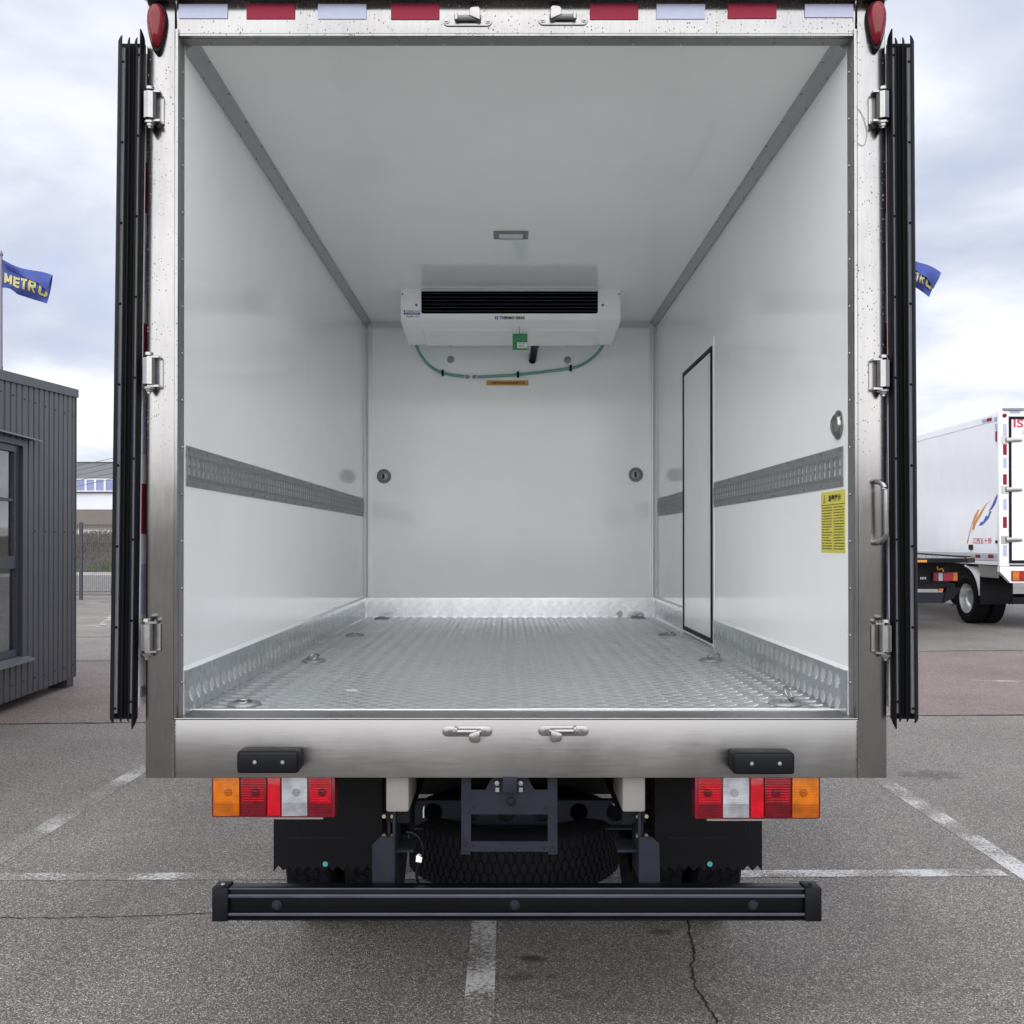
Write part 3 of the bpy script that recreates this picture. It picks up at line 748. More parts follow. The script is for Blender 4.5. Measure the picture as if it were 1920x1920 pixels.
# latch keepers on header and sill
def keeper(px0, px1, py, flip, drop):
    a, b = P(px0, py, D), P(px1, py, D); z = a.z; W = b.x - a.x; hh = .0155
    X = (lambda t: a.x + W * t) if not flip else (lambda t: b.x - W * t)
    ly = D + .0015
    g = G()
    pts = [(a.x + hh + hh * math.cos(t), z + hh * math.sin(t)) for t in [math.pi/2 + math.pi * i / 8 for i in range(9)]] + [(b.x - hh + hh * math.cos(t), z + hh * math.sin(t)) for t in [-math.pi/2 + math.pi * i / 8 for i in range(9)]]
    g.prism([(x, ly - .0002, q) for x, q in pts], (0, -.005, 0), bev=.0012)
    o = part('latch_keeper', g, 'steel_bright', smooth=True)
    x0, x1 = sorted((X(.24), X(.78)))
    build('keeper_bar', G().cyl((x0, ly - .018, z + .002), (x1, ly - .018, z + .002), .008, 10), 'grey_plastic' if drop > 0 else 'steel_bright', o, smooth=True)
    x0, x1 = sorted((X(.25), X(.31)))
    build('keeper_stop', G().box(x0, x1, ly - .028, ly - .0045, z - .008, z + .016, bev=.003), 'steel_bright', o, smooth=True)
    x0, x1, x2 = X(.54), X(.72), X(.76)
    zt = z + drop * .030; zb = z - drop * .010
    g = G().prism([(x0, ly - .005, z + drop*.004), (x0, ly - .005, z + drop*.020), (X(.58), ly - .005, zt - drop*.002), (x1, ly - .005, zt), (x2, ly - .005, zt - drop*.006), (x2, ly - .005, zb)], (0, -.026, 0), bev=.004)
    build('keeper_hook', g, 'steel_bright', o, smooth=True)
    for t in (.075, .915):
        build('keeper_bolt', G().lathe([(.010, 0), (.010, -.003), (.0065, -.0035), (.0065, -.008), (.0001, -.0085)], (X(t), ly - .005, z), 'Y', 12), 'steel_bright', o, smooth=True)
keeper(830, 923, 40, False, 1); keeper(1009, 1103, 38, True, 1)
keeper(829, 923, 1371, False, -1); keeper(1009, 1104, 1370, True, -1)

# rubber dock bumpers on the sill
def dock(px0, px1, py0, py1):
    dd = D - .065
    a, b = P(px0, py1, dd), P(px1, py0, dd)
    g = G().box(a.x, b.x, dd, D + .001, a.z, b.z, bev=.009, seg=3)
    o = part('rubber_bumper', g, 'dark_plastic', smooth=True)
    w = b.x - a.x; zc = (a.z + b.z) / 2
    for t in (.29, .74):
        build('bolt_hole', G().lathe([(.0095, 0), (.0095, -.0008), (.0001, -.0008)], (a.x + w * t, dd - .0002, zc), 'Y', 14), 'ink', o)
        build('bolt', G().lathe([(.0062, 0), (.0055, -.0014), (.0001, -.0018)], (a.x + w * t + .0015, dd - .0012, zc + .0015), 'Y', 6), 'rail', o)
dock(443, 559, 1409, 1451); dock(1375, 1491, 1412, 1453)

# rear doors folded back along the sides, seen edge on
def door(side):
    s_ = side; x_in = (OL - .004) if side < 0 else (OR + .004); th = .072 if side < 0 else .077
    lean = .020 if side < 0 else .008
    zb, zt = P(240, 1340, D).z, P(240, 88, D).z
    def X(u, z): return x_in + s_ * (u + lean * (zt - z) / (zt - zb))
    def slab(g, u0, u1, y0, y1, z0, z1):
        v = [g.bm.verts.new((X(u, z), y, z)) for z in (z0, z1) for u, y in ((u0, y0), (u1, y0), (u1, y1), (u0, y1))]
        for f in ((0,3,2,1),(4,5,6,7),(0,1,5,4),(1,2,6,5),(2,3,7,6),(3,0,4,7)): g.bm.faces.new([v[i] for i in f])
    g = G(); slab(g, .0, th, D + .008, D + 1.02, zb + .02, zt - .015); o = part('rear_door', g, 'white_paint')
    g = G(); slab(g, .001, th + .001, D - .0044, D + .0079, zb - .012, zt + .008); build('door_edge', g, 'rubber', o)
    def lip(curve, ext):
        """thin curved rubber lip; curve = (u, y) from root to tip, mitred ends run out at the tip"""
        g = G(); rows = []
        n = len(curve)
        tk = .0036
        for i, (u, y) in enumerate(curve):
            t = (i / (n - 1)) ** 1.4
            tw = tk * (1.15 - .6 * t)
            rows.append([(u - tw, y, zb - ext * t), (u - tw, y, zt + ext * t), (u + tw, y + .001, zt + ext * t), (u + tw, y + .001, zb - ext * t)])
        vs = [[g.bm.verts.new((X(u, z), y, z)) for u, y, z in r] for r in rows]
        for A, B in zip(vs, vs[1:]):
            for j in range(4): g.bm.faces.new((A[j], A[(j+1) % 4], B[(j+1) % 4], B[j]))
        g.bm.faces.new(vs[0]); g.bm.faces.new(vs[-1])
        build('seal_lip', g, 'rubber', o, smooth=True)
    def arc(u0, y0, u1, y1, bulge, n=8):
        out = []
        for i in range(n):
            t = i / (n - 1); out.append((u0 + (u1 - u0) * t + bulge * math.sin(math.pi * t), y0 + (y1 - y0) * t))
        return out
    y0 = D + .005
    lip(arc(.008, y0, .002, D - .036, -.006), .036)
    lip(arc(.026, y0, .018, D - .020, .005), .018)
    lip(arc(.043, y0, .039, D - .022, .006), .018)
    lip(arc(.0705, y0, .059, D - .030, .009), .020)
    for u0, u1, nm in ((.0110, .0180, 0), (.0565, .0650, 1)):
        g = G(); slab(g, u0, u1, D - .012, D - .0046, zb + .006, zt - .008); st = build('seal_strip', g, 'seal_strip', o)
        for i in range(9):
            z = zt - .03 - nm * .02 - i * (zt - zb - .07) / 8
            build('screw', G().lathe([(.0042, 0), (.0036, -.0012), (.0001, -.0012)], (X((u0 + u1) / 2, z), D - .0121, z), 'Y', 10), 'ink', o)
    # reflective tape on the outer skin, glimpsed in the gap beside the post
    z = zt - .1; i = 0
    while z > zb + .25:
        g = G(); slab(g, -.0012, -.0001, D + .012, D + .062, z - .15, z); build('reflective_tape', g, 'red_tape' if i % 2 else 'white_tape', o); z -= .24; i += 1
    for zz in (zb + .17, zb + .05):
        g = G(); slab(g, -.012, -.0001, D + .02, D + .07, zz, zz + .03); build('lock_rod_guide', g, 'steel_bright', o)
door(-1); door(1)

# cargo rails with slots
def cargo_rail(side, y0, y1):
    x, s_ = (XL, 1) if side < 0 else (XR, -1)
    z0, z1 = 1.768, 1.892; H = z1 - z0
    pr = .004
    g = G()
    def sl(a, b, c, d): g.box(x + s_*a, x + s_*b, y0, y1, c, d)
    sl(.0003, .0025, z1 - .020, z1); sl(.0003, .0025, z0, z0 + .020)
    g.prism([(x + s_*.0025, y0, z1 - .020), (x + s_*.0003, y0, z1 - .022), (x + s_*pr, y0, z1 - .031), (x + s_*(pr + .002), y0, z1 - .029)], (0, y1 - y0, 0))
    g.prism([(x + s_*.0025, y0, z0 + .020), (x + s_*.0003, y0, z0 + .022), (x + s_*pr, y0, z0 + .031), (x + s_*(pr + .002), y0, z0 + .029)], (0, y1 - y0, 0))
    g.box(x + s_*(pr), x + s_*(pr + .002), y0, y1, z1 - .0355, z1 - .0305); g.box(x + s_*(pr), x + s_*(pr + .002), y0, y1, z0 + .0305, z0 + .0355)
    pitch = .0475; n = int((y1 - y0) / pitch); pitch = (y1 - y0) / n
    for i in range(n + 1):
        a, b = y0 + i * pitch - .0118, y0 + i * pitch + .0118
        g.box(x + s_*pr, x + s_*(pr + .002), max(y0, a), min(y1, b), z0 + .0355, z1 - .0355)
    for i in range(n):   # small catch tongues half way down each slot
        yc = y0 + (i + .5) * pitch
        g.prism([(x + s_*(pr - .0005), yc - .0112, (z0+z1)/2 - .004), (x + s_*(pr - .0005), yc + .0112, (z0+z1)/2 - .004), (x + s_*(pr - .0005), yc + .0112, (z0+z1)/2 + .006), (x + s_*(pr - .0005), yc, (z0+z1)/2 + .002), (x + s_*(pr - .0005), yc - .0112, (z0+z1)/2 + .006)], (s_*.0008, 0, 0))
    o = part('cargo_rail', g, 'rail')
    h = G(); y = y0 + .02
    k = 0
    while y < y1 - .005:
        for z in (z1 - .010, z0 + .010):
            h.lathe([(.0001, s_*(.0055 if k % 4 == 0 else .0028)), (.004 if k % 4 == 0 else .0022, s_*(.004 if k % 4 == 0 else .0026)), (.0055 if k % 4 == 0 else .0026, s_*.0024)], (x, y, z), 'X', 8)
        y += .0475; k += 1
    build('rivets', h, 'steel_bright', o, smooth=True, kind='stuff')
cargo_rail(-1, Y0 + .012, 6.72)
cargo_rail(1, 3.02, SD0 - .03); cargo_rail(1, SD1 + .035, 6.72)

# side door in the right wall
zt_, zb_ = 2.578, FL + .012
g = G().box(XR - .006, XR, SD0 + .022, SD1 - .022, zb_ + .024, zt_ - .024, bev=.002)
sd_ = part('side_door', g, 'frp')
rub = .022
for a, b, c, d in ((SD0, SD0 + rub, zb_, zt_), (SD1 - rub, SD1, zb_, zt_), (SD0 + rub, SD1 - rub, zt_ - .022, zt_), (SD0 + rub, SD1 - rub, zb_, zb_ + .024)):
    build('door_gasket', G().box(XR - .011, XR, a, b, c, d, bev=.003), 'rubber', sd_)
for a, b, c, d in ((SD0 - .028, SD0 - .001, FL, zt_ + .045), (SD1 + .001, SD1 + .026, FL, zt_ + .03), (SD0 - .001, SD1 + .001, zt_ + .001, zt_ + .025)):
    build('door_casing', G().box(XR - .003, XR, a, b, c, d), 'white_plastic', sd_)

# round lamp and the yellow notice on the right wall
c = P(1573, 797, XR * F / (1573 - PPX)); c.x = XR
g = G().lathe([(.046, 0), (.046, -.004), (.040, -.007), (.036, -.006)], c, 'X', 28); o = part('wall_lamp', g, 'steel_bright', smooth=True)
build('lamp_cover', G().lathe([(.036, -.0062), (.033, -.014), (.022, -.020), (.008, -.022), (.0001, -.0225)], c, 'X', 28), 'steel_bright', o, smooth=True)
for i in range(3):
    t = 2 * math.pi * i / 3 + .6; build('lamp_screw', G().lathe([(.004, -.007), (.003, -.009), (.0001, -.0093)], c + Vector((0, .041 * math.cos(t), .041 * math.sin(t))), 'X', 8), 'rail', o)
ya, yb = 3.005, XR * F / (1540 - PPX)
za, zb2 = P(1540, 1036, yb).z, P(1540, 924, yb).z
g = G().box(XR - .0008, XR - .0001, ya, yb, za, zb2); notice = part('safety_notice', g, 'yellow')
xq = XR - .0009
HN = zb2 - za; WN = yb - ya
build('notice_rule', G().box(xq - .0003, xq, ya + .001, yb - .001, zb2 - HN * .225, zb2 - HN * .215), 'ink', notice)
text('notice_heading', '温馨提示', 'ink', notice, (xq, ya + WN * .42, zb2 - HN * .115), (0, -1, 0), (0, 0, 1), height=HN * .10, width=WN * .52, bold=.02)
g = G(); tc = Vector((xq, yb - WN * .15, zb2 - HN * .115)); q = HN * .06
for a, b in (((-q, -q), (q, -q)), ((q, -q), (0, q)), ((0, q), (-q, -q))):
    A = tc + Vector((0, a[0] * .8, a[1])); B = tc + Vector((0, b[0] * .8, b[1])); nn = (B - A).cross(Vector((1, 0, 0))).normalized() * .0011
    g.poly([A - nn, B - nn, B + nn, A + nn])
g.box(xq - .0002, xq, tc.y - .001, tc.y + .001, tc.z - q*.5, tc.z + q*.4)
build('warning_triangle', g, 'ink', notice)
g = G(); rows = 16
for col in range(2):
    yl = yb - WN * (.05 + col * .49)
    for r_ in range(rows):
        zc = zb2 - HN * (.265 + r_ * .0445); y = yl
        end = yl - WN * random.choice((.40, .42, .42, .43, .30, .14 if r_ in (0, 9) else .42))
        while y > end + .002:
            w = random.uniform(.003, .006)
            g.box(xq - .0002, xq, y - w * .62, y, zc - HN * .009, zc + HN * .009); y -= w
            if random.random() < .1: y -= .004
build('notice_text', g, 'ink', notice, kind='stuff')

# ceiling lamp
a, b = P(925, 445, 4.79), P(991, 431, 4.79)
y0, y1 = (CEIL - CAM_H) * F / (1015 - 445), 0
yc = (CEIL - CAM_H) * F / (1015 - 438.5)
cxl = (958 - PPX) * yc / F
g = G().box(cxl - .086, cxl + .086, yc - .058, yc + .058, CEIL - .008, CEIL, bev=.004); o = part('ceiling_lamp', g, 'rail', smooth=True)
build('lamp_cover', G().box(cxl - .060, cxl + .060, yc - .040, yc + .040, CEIL - .015, CEIL - .0075, bev=.004), 'lamp_glass', o, smooth=True)
for s_ in (-1, 1): build('lamp_clip', G().box(cxl + s_*.068 - .005, cxl + s_*.068 + .005, yc - .04, yc + .04, CEIL - .011, CEIL - .0075), 'grey_plastic', o)

# round caps on the front wall
for px, py in ((720, 893), (1192, 890)):
    c = P(px, py, YB)
    o = part('wall_cap', G().lathe([(.050, 0), (.050, -.006), (.043, -.011), (.036, -.011), (.034, -.004), (.0001, -.004)], c, 'Y', 28), 'grey_plastic', smooth=True)
    build('cap_latch', G().lathe([(.030, -.0045), (.029, -.009), (.022, -.011), (.0001, -.011)], c, 'Y', 24), 'rail', o, smooth=True)
    build('latch_tab', G().box(c.x - .010, c.x + .004, YB - .0125, YB - .0105, c.z - .018, c.z + .018), 'dark_plastic', o)
for px, py in ((845, 674), (1064, 675)):
    c = P(px, py, YB); part('wall_bolt', G().lathe([(.025, 0), (.025, -.003), (.020, -.005), (.010, -.005), (.009, -.009), (.0001, -.010)], c, 'Y', 20), 'rail', smooth=True)

# tie-down rings in the floor
def ring_dish(px, py, up):
    yq = (CAM_H - FL) * F / (py - 1015); xq_ = TC + (-.868 if px < 950 else .866)
    c = Vector((xq_, yq, FL + .0022))
    o = part('tie_down', G().lathe([(.053, -.001), (.051, .004), (.046, .0085), (.040, .0090), (.036, .0060), (.028, .0012), (.0001, .0006)], c, 'Z', 28), 'rail', smooth=True)
    tilt = Matrix.Rotation(R(62 if up == 2 else -35 if up else 0), 3, 'Z') @ Matrix.Rotation(R(62 if up == 2 else 24 if up else 3), 3, 'X')
    cc = c + Vector((.012 if px > 950 else -.004, 0, .0085 + (.023 if up == 2 else .009 if up else 0)))
    build('lifting_ring', G().torus(cc, .026, .0034, 'Z', 24, 8, tilt), 'steel_bright', o, smooth=True)
    build('ring_staple', G().box(c.x - .006, c.x + .006, c.y + .012, c.y + .034, c.z, c.z + .008, bev=.002), 'rail', o)
for px, py, up in ((460, 1321, 0), (590, 1240, 1), (667, 1192, 0), (715, 1160.5, 0), (1472, 1320, 2), (1337, 1239, 1), (1256, 1191, 0), (1205, 1159, 1)):
    ring_dish(px, py, up)

# evaporator unit under the ceiling
EY, EW, EC = 5.92, .660, TC - .004
e0, e1 = EC - EW, EC + EW
prof = [(EY, CEIL), (EY, 2.948), (EY + .006, 2.934), (EY + .020, 2.926), (EY + .50, 2.884), (EY + .53, 2.884), (EY + .545, 2.895), (EY + .85, 2.955), (EY + .85, CEIL)]
g = G().prism([(e0 + .008, y, z) for y, z in prof], (2 * EW - .016, 0, 0)); evap = part('evaporator_unit', g, 'white_plastic', smooth=True)
for x in (e0, e1 - .0075):
    pr2 = [(EY - .003, CEIL - .001), (EY - .003, 2.944), (EY + .016, 2.922), (EY + .50, 2.880), (EY + .54, 2.880), (EY + .85, 2.950), (EY + .85, CEIL - .001)]
    build('end_panel', G().prism([(x, y, z) for y, z in pr2], (.0075, 0, 0)), 'white_plastic', evap)
    s_ = 1 if x == e0 else -1
gx0, gx1 = P(790, 560, EY).x, P(1121, 560, EY).x; gz0, gz1 = P(790, 588, EY).z, P(790, 547, EY).z
gz1 = min(gz1, CEIL - .016)
rr = .012; pts = [(gx0, gz1), (gx0, gz0 + rr)] + [(gx0 + rr - rr*math.cos(t), gz0 + rr - rr*math.sin(t)) for t in (.5, 1.0)] + [(gx0 + rr, gz0), (gx1 - rr, gz0)] + [(gx1 - rr + rr*math.sin(t), gz0 + rr - rr*math.cos(t)) for t in (.5, 1.0)] + [(gx1, gz0 + rr), (gx1, gz1)]
build('air_grille', G().prism([(x, EY - .0012, z) for x, z in pts], (0, .001, 0)), 'grille_black', evap)
for i in range(6):
    z = gz0 + .014 + i * (gz1 - gz0 - .014) / 5.6
    build('grille_slat', G().prism([(gx0 + .004, EY - .0014, z), (gx0 + .004, EY - .009, z - .0022), (gx0 + .004, EY - .009, z - .0002), (gx0 + .004, EY - .0014, z + .0022)], (gx1 - gx0 - .008, 0, 0)), 'slat', evap)
build('grille_lip', G().box(gx0 - .001, gx1 + .001, EY - .018, EY - .0005, gz1, CEIL - .001), 'trim', evap)
g = G()
for x, z in ((e0 + .010, 3.085), (e1 - .010, 3.083)): g.lathe([(.006, 0), (.004, -.002), (.0001, -.0022)], (x, EY - .0031, z), 'Y', 8)
build('cover_screw', g, 'grey_plastic', evap)
for x in (gx0 - .030, gx1 + .030): build('cover_screw', G().lathe([(.0085, 0), (.007, -.003), (.0001, -.0035)], (x, EY, P(0, 572, EY).z), 'Y', 12), 'grey_plastic', evap)
for px in (790, 1116): build('cover_screw', G().lathe([(.006, 0), (.004, -.003), (.0001, -.003)], (EC + (-.52 if px < 900 else .52), EY + .2, 2.909), 'Z', 8), 'grey_plastic', evap)
g = G().prism([(EC - .54, EY + .15, 2.914), (EC - .54, EY + .49, 2.8845), (EC - .54, EY + .49, 2.872), (EC - .54, EY + .17, 2.898)], (1.08, 0, 0), bev=.003); build('drain_pan', g, 'white_plastic', evap)
for px in (845, 1063): build('pan_bolt', G().cyl((P(px, 640, EY + .5).x, EY + .52, 2.885), (P(px, 640, EY + .5).x, EY + .52, 2.876), .013, 12), 'rail', evap)
lc = P(960, 596, EY)
text('maker_name', 'THERMO KING', 'ink', evap, (lc.x, EY - .0006, lc.z), (1, 0, 0), (0, 0, 1), height=.0185, width=.150, bold=.035)
build('maker_emblem', G().box(lc.x - .103, lc.x - .083, EY - .0012, EY - .0002, lc.z - .0088, lc.z + .0088), 'blue_ink', evap)
text('emblem_letters', 'TK', 'white_plastic', evap, (lc.x - .093, EY - .0013, lc.z), (1, 0, 0), (0, 0, 1), height=.011, width=.014, bold=.02)
sx0, sx1 = P(757, 590, EY).x, P(788, 590, EY).x
scx, sw = (sx0 + sx1) / 2, sx1 - sx0
text('service_name', '■ THERMO KING', 'ink', evap, (scx, EY - .0006, P(0, 583.5, EY).z), (1, 0, 0), (0, 0, 1), height=.009, width=sw, bold=.01)
bz = P(0, 588, EY).z
build('service_band', G().box(sx0, sx1, EY - .0010, EY - .0002, bz - .0062, bz + .0062), 'blue_ink', evap)
text('service_line', '冷王服务热线', 'white_plastic', evap, (scx, EY - .0011, bz), (1, 0, 0), (0, 0, 1), height=.008, width=sw * .8)
text('service_number', '400-800-7810', 'ink', evap, (scx + .004, EY - .0006, P(0, 593.5, EY).z), (1, 0, 0), (0, 0, 1), height=.011, width=sw * .85, bold=.0)

# drain hose on the front wall
def smooth_path(pts, n=8):
    out = []
    for i in range(len(pts) - 1):
        p0 = pts[max(i-1, 0)]; p1 = pts[i]; p2 = pts[i+1]; p3 = pts[min(i+2, len(pts)-1)]
        for k in range(n):
            t = k / n
            out.append(.5 * ((2*p1) + (-p0 + p2) * t + (2*p0 - 5*p1 + 4*p2 - p3) * t*t + (-p0 + 3*p1 - 3*p2 + p3) * t**3))
    out.append(pts[-1]); return out
def hose(px):
    pts = [P(x, y, d) for x, y, d in px]
    path = smooth_path(pts, 14)
    g = G().tube(path, .0095, 10); o = part('drain_hose', g, 'hose', smooth=True)
    h = G(); acc = 0
    for a, b in zip(path, path[1:]):
        acc += (b - a).length
        if acc > .011:
            acc = 0; d = (b - a).normalized(); h.cyl(b - d * .0022, b + d * .0022, .0108, 10)
    build('hose_ribs', h, 'bracket_paint' if False else 'hose', o, kind='stuff')
    return o
W0 = YB - .014
h1 = hose([(779, 641, EY + .52), (786, 660, 6.60), (802, 682, 6.76), (824, 697, W0), (848, 703, W0), (871, 706, W0)])
h2 = hose([(895, 707, W0), (930, 705, W0), (971, 702.5, W0), (1020, 697, W0), (1071, 690, W0), (1096, 681, 6.79), (1120, 662, 6.62), (1133, 643, EY + .52)])
def clamp(px, py, par):
    c = P(px, py, W0)
    o = build('hose_clip', G().box(c.x - .008, c.x + .008, YB - .030, YB - .001, c.z - .022, c.z + .020, bev=.003), 'dark_plastic', par, smooth=True)
    return o
clamp(830, 699, h1); clamp(971, 702, h2); clamp(1070, 690, h2)
for px, s_ in ((873, 1), (893, -1)):
    c = P(px, 706.5, W0); par = h1 if s_ > 0 else h2
    build('hose_fitting', G().cyl(c, c + Vector((s_*.020, 0, 0)), .012, 12).cyl(c + Vector((s_*.02, 0, 0)), c + Vector((s_*.028, 0, 0)), .008, 10), 'rail', par, smooth=True)
for px, par in ((777, h1), (1136, h2)):
    c = P(px, 640, EY + .52); build('hose_spigot', G().cyl(c + Vector((0, 0, -.006)), c + Vector((0, 0, .02)), .013, 12), 'rail', par, smooth=True)
# wiring into the wall
pts = [P(1001, 638, EY + .53), P(1002, 648, 6.60), P(1001, 660, 6.72), P(999, 672, 6.80), P(998, 678, YB - .004)]
o = part('wiring_loom', G().tube(smooth_path(pts, 5), .024, 8), 'rubber', smooth=True)
pts = [P(1013, 640, EY + .53), P(1008, 648, 6.58), P(1003, 656, 6.66)]
build('loom_branch', G().tube(smooth_path(pts, 4), .012, 8), 'rubber', o, smooth=True)
c = P(999, 670, YB)
g = G(); 
g.lathe([(.040, 0), (.036, -.014), (.024, -.018), (.018, -.006), (.0001, -.006)], c, 'Y', 14)
for v in g.bm.verts: v.co += Vector((random.uniform(-.004, .004), random.uniform(-.003, .001), random.uniform(-.004, .004)))
build('foam_plug', g, 'foam', o, smooth=True)
# height limit label
a, b = P(912, 723, YB), P(991, 713, YB)
lab = part('limit_label', G().box(a.x, b.x, YB - .0012, YB - .0002, a.z, b.z), 'orange_label')
text('limit_text', '冷藏货物装载限高警示线', 'ink', lab, ((a.x + b.x) / 2, YB - .0014, (a.z + b.z) / 2), (1, 0, 0), (0, 0, 1), height=(b.z - a.z) * .48, width=(b.x - a.x) * .82, bold=.012)

# things left in the box: hang tag, paper scrap
TY = EY + .13
c0, c1 = P(961, 656, TY), P(989, 625.5, TY)
zt2 = c1.z
hang = thing('hang_tag', ((c0.x + c1.x) / 2, TY, c0.z), 'green paper tag with a white sticker hanging under the evaporator', 'tag')
build('card', G().box(c0.x, c1.x, TY - .002, TY + .0005, c0.z, zt2), 'green_card', hang)
build('tag_sticker', G().box(c0.x + (c1.x - c0.x) * .32, c1.x - .002, TY - .0032, TY - .0021, c0.z + .010, c0.z + .045), 'white_bit', hang)
g = G()
for i in range(3): g.box(c0.x + (c1.x - c0.x) * .38, c1.x - .012 - .006 * (i % 2), TY - .0037, TY - .0033, c0.z + .018 + i * .009, c0.z + .0205 + i * .009)
build('sticker_print', g, 'ink', hang, kind='stuff')
build('tag_tie', G().cyl(((c0.x + c1.x) / 2 - .004, TY - .005, zt2 - .006), ((c0.x + c1.x) / 2 - .004, TY - .005, 2.918), .0016, 6), 'ink', hang)
yq = (CAM_H - FL) * F / (1295 - 1015); xq2 = (660 - PPX) * yq / F
g = G().box(xq2 - .019, xq2 + .019, yq - .004, yq + .004, FL + .002, FL + .0035)
tag(build('paper_scrap', g, 'white_bit'), 'tiny white scrap lying on the tread plate floor near the open end', 'scrap')

# tail lamps
def tail_lamp(px0, px1, py0, py1, flip):
    dl = D + .022
    a, b = P(px0, py1, dl), P(px1, py0, dl); W = b.x - a.x; z0, z1 = a.z, b.z + .012
    g = G().box(a.x, b.x, dl + .004, dl + .055, z0, z1, bev=.006); o = part('tail_lamp', g, 'red_case', smooth=True)
    segs = [('amber', .022, .232), ('red_dark', .242, .452), ('red_bright', .456, .562), ('clear', .572, .778), ('red_lens', .792, .975)]
    for m, s0, s1 in segs:
        if flip: s0, s1 = 1 - s1, 1 - s0
        g = G().box(a.x + W*s0, a.x + W*s1, dl - .004, dl + .0035, z0 + .006, z1 - .004, bev=.0035)
        ln = build('lamp_lens', g, m, o, smooth=True)
        if m in ('red_dark', 'red_lens', 'amber', 'clear'):   # the bulb reflector moulded behind the upper half
            t = {'red_dark': 'red_bright', 'red_lens': 'red_bright', 'amber': 'amber', 'clear': 'clear'}[m]
            x0, x1 = a.x + W*s0, a.x + W*s1; H = z1 - z0
            deep = {'red_dark': 'red_deep', 'red_lens': 'red_deep', 'amber': 'amber_deep', 'clear': 'clear_deep'}[m]
            build('lens_panel', G().box(x0 + .003, x1 - .003, dl - .0054, dl - .0038, z0 + .010, z0 + H * .36, bev=.0012, seg=1), deep, o)
            bx_ = (x0 + x1) / 2 + (.006 if not flip else -.006); bz_ = z0 + H * .60
            build('bulb_well', G().lathe([(.0125, -.0042), (.0115, -.0056), (.006, -.0062), (.0001, -.0063)], (bx_, dl, bz_), 'Y', 16), deep, o, smooth=True)
            g = G()
            for i in range(9):
                zz = z0 + H * .40 + i * H * .058
                if abs(zz + .0012 - bz_) < .013:
                    if bx_ - .0145 > x0 + .006: g.box(x0 + .006, bx_ - .0145, dl - .0054, dl - .0041, zz, zz + .0026)
                    if bx_ + .0145 < x1 - .006: g.box(bx_ + .0145, x1 - .006, dl - .0054, dl - .0041, zz, zz + .0026)
                else: g.box(x0 + .006, x1 - .006, dl - .0054, dl - .0041, zz, zz + .0026)
            build('lens_ribs', g, t, o, kind='stuff')
    build('lamp_bracket', G().box(a.x + W * (.42 if not flip else .10), a.x + W * (.9 if not flip else .58), dl + .01, dl + .05, z0 - .006, z0 - .0005), 'beige_paint', o)
tail_lamp(395, 628, 1460, 1534, False); tail_lamp(1303, 1540, 1460, 1537, True)

# chassis
RX = .36
for s_ in (-1, 1):
    x = TC + s_ * RX
    g = G().box(x - .035, x + .035, D + .09, 9.9, .74, ZFB + .05); part('chassis_rail', g, 'black_paint')
    if s_ < 0: a, b = P(727, 1515, D + .10), P(770, 1460, D + .10)
    else: a, b = P(1163, 1515, D + .10), P(1206, 1460, D + .10)
    g = G().box(a.x, b.x, D + .05, D + .3, a.z, ZFB + .02, bev=.008); o = part('rail_end', g, 'beige_paint', smooth=True)
    # zinc-plated bolts and the hanger plate below
    x_o = a.x + .004 if s_ < 0 else b.x - .004
    g = G().box(x_o - .004, x_o + .004, D + .10, D + .24, a.z - .13, a.z - .001); hp = part('hanger_plate', g, 'bracket_paint')
    for dz in (.022, .082):
        for dx in (-.014, .012):
            build('bolt', G().cyl((x_o + dx, D + .085, a.z - dz), (x_o + dx, D + .10, a.z - dz), .0065, 6), 'brass', hp)
    build('hanger_foot', G().box(x_o - (.004 if s_ < 0 else .075), x_o + (.075 if s_ < 0 else .004), D + .10, D + .22, a.z - .136, a.z - .128), 'bracket_paint', hp)
# cross member with round lightening holes
yc_ = D + .42
x0, x1 = P(778, 1520, yc_).x, P(1188, 1520, yc_).x; z0, z1 = P(0, 1546, yc_).z, P(0, 1500, yc_).z
g = G(); nh_ = 6; w = (x1 - x0) / nh_
for i in range(nh_):
    cx_, cz_ = x0 + (i + .5) * w, (z0 + z1) / 2; r = (z1 - z0) * .37; N = 24
    sq, ci = [], []
    for k_ in range(N):
        t = 2 * math.pi * k_ / N; u, v = math.cos(t), math.sin(t); m_ = max(abs(u), abs(v))
        sq.append(g.bm.verts.new((cx_ + u / m_ * w / 2, yc_, cz_ + v / m_ * (z1 - z0) / 2))); ci.append(g.bm.verts.new((cx_ + r * u, yc_, cz_ + r * v)))
    for k_ in range(N): g.bm.faces.new((sq[k_], sq[(k_+1) % N], ci[(k_+1) % N], ci[k_]))
    back = [g.bm.verts.new(v.co + Vector((0, .012, 0))) for v in ci]
    for k_ in range(N): g.bm.faces.new((ci[k_], ci[(k_+1) % N], back[(k_+1) % N], back[k_]))
g.box(x0, x1, yc_ - .03, yc_ + .002, z1 + .0005, z1 + .006); g.box(x0, x1, yc_ - .04, yc_ + .002, z0 - .006, z0 - .0005)
part('cross_member', g, 'bracket_paint')
g = G().box(TC - .45, TC + .45, D + .9, D + .96, .62, ZFB); part('cross_member', g, 'black_paint')
for y in (D + .3, D + .75, D + 1.2, D + 1.7): part('floor_bearer', G().box(OL + .05, OR - .05, y, y + .05, ZFB + .03, FL - .091), 'black_paint')

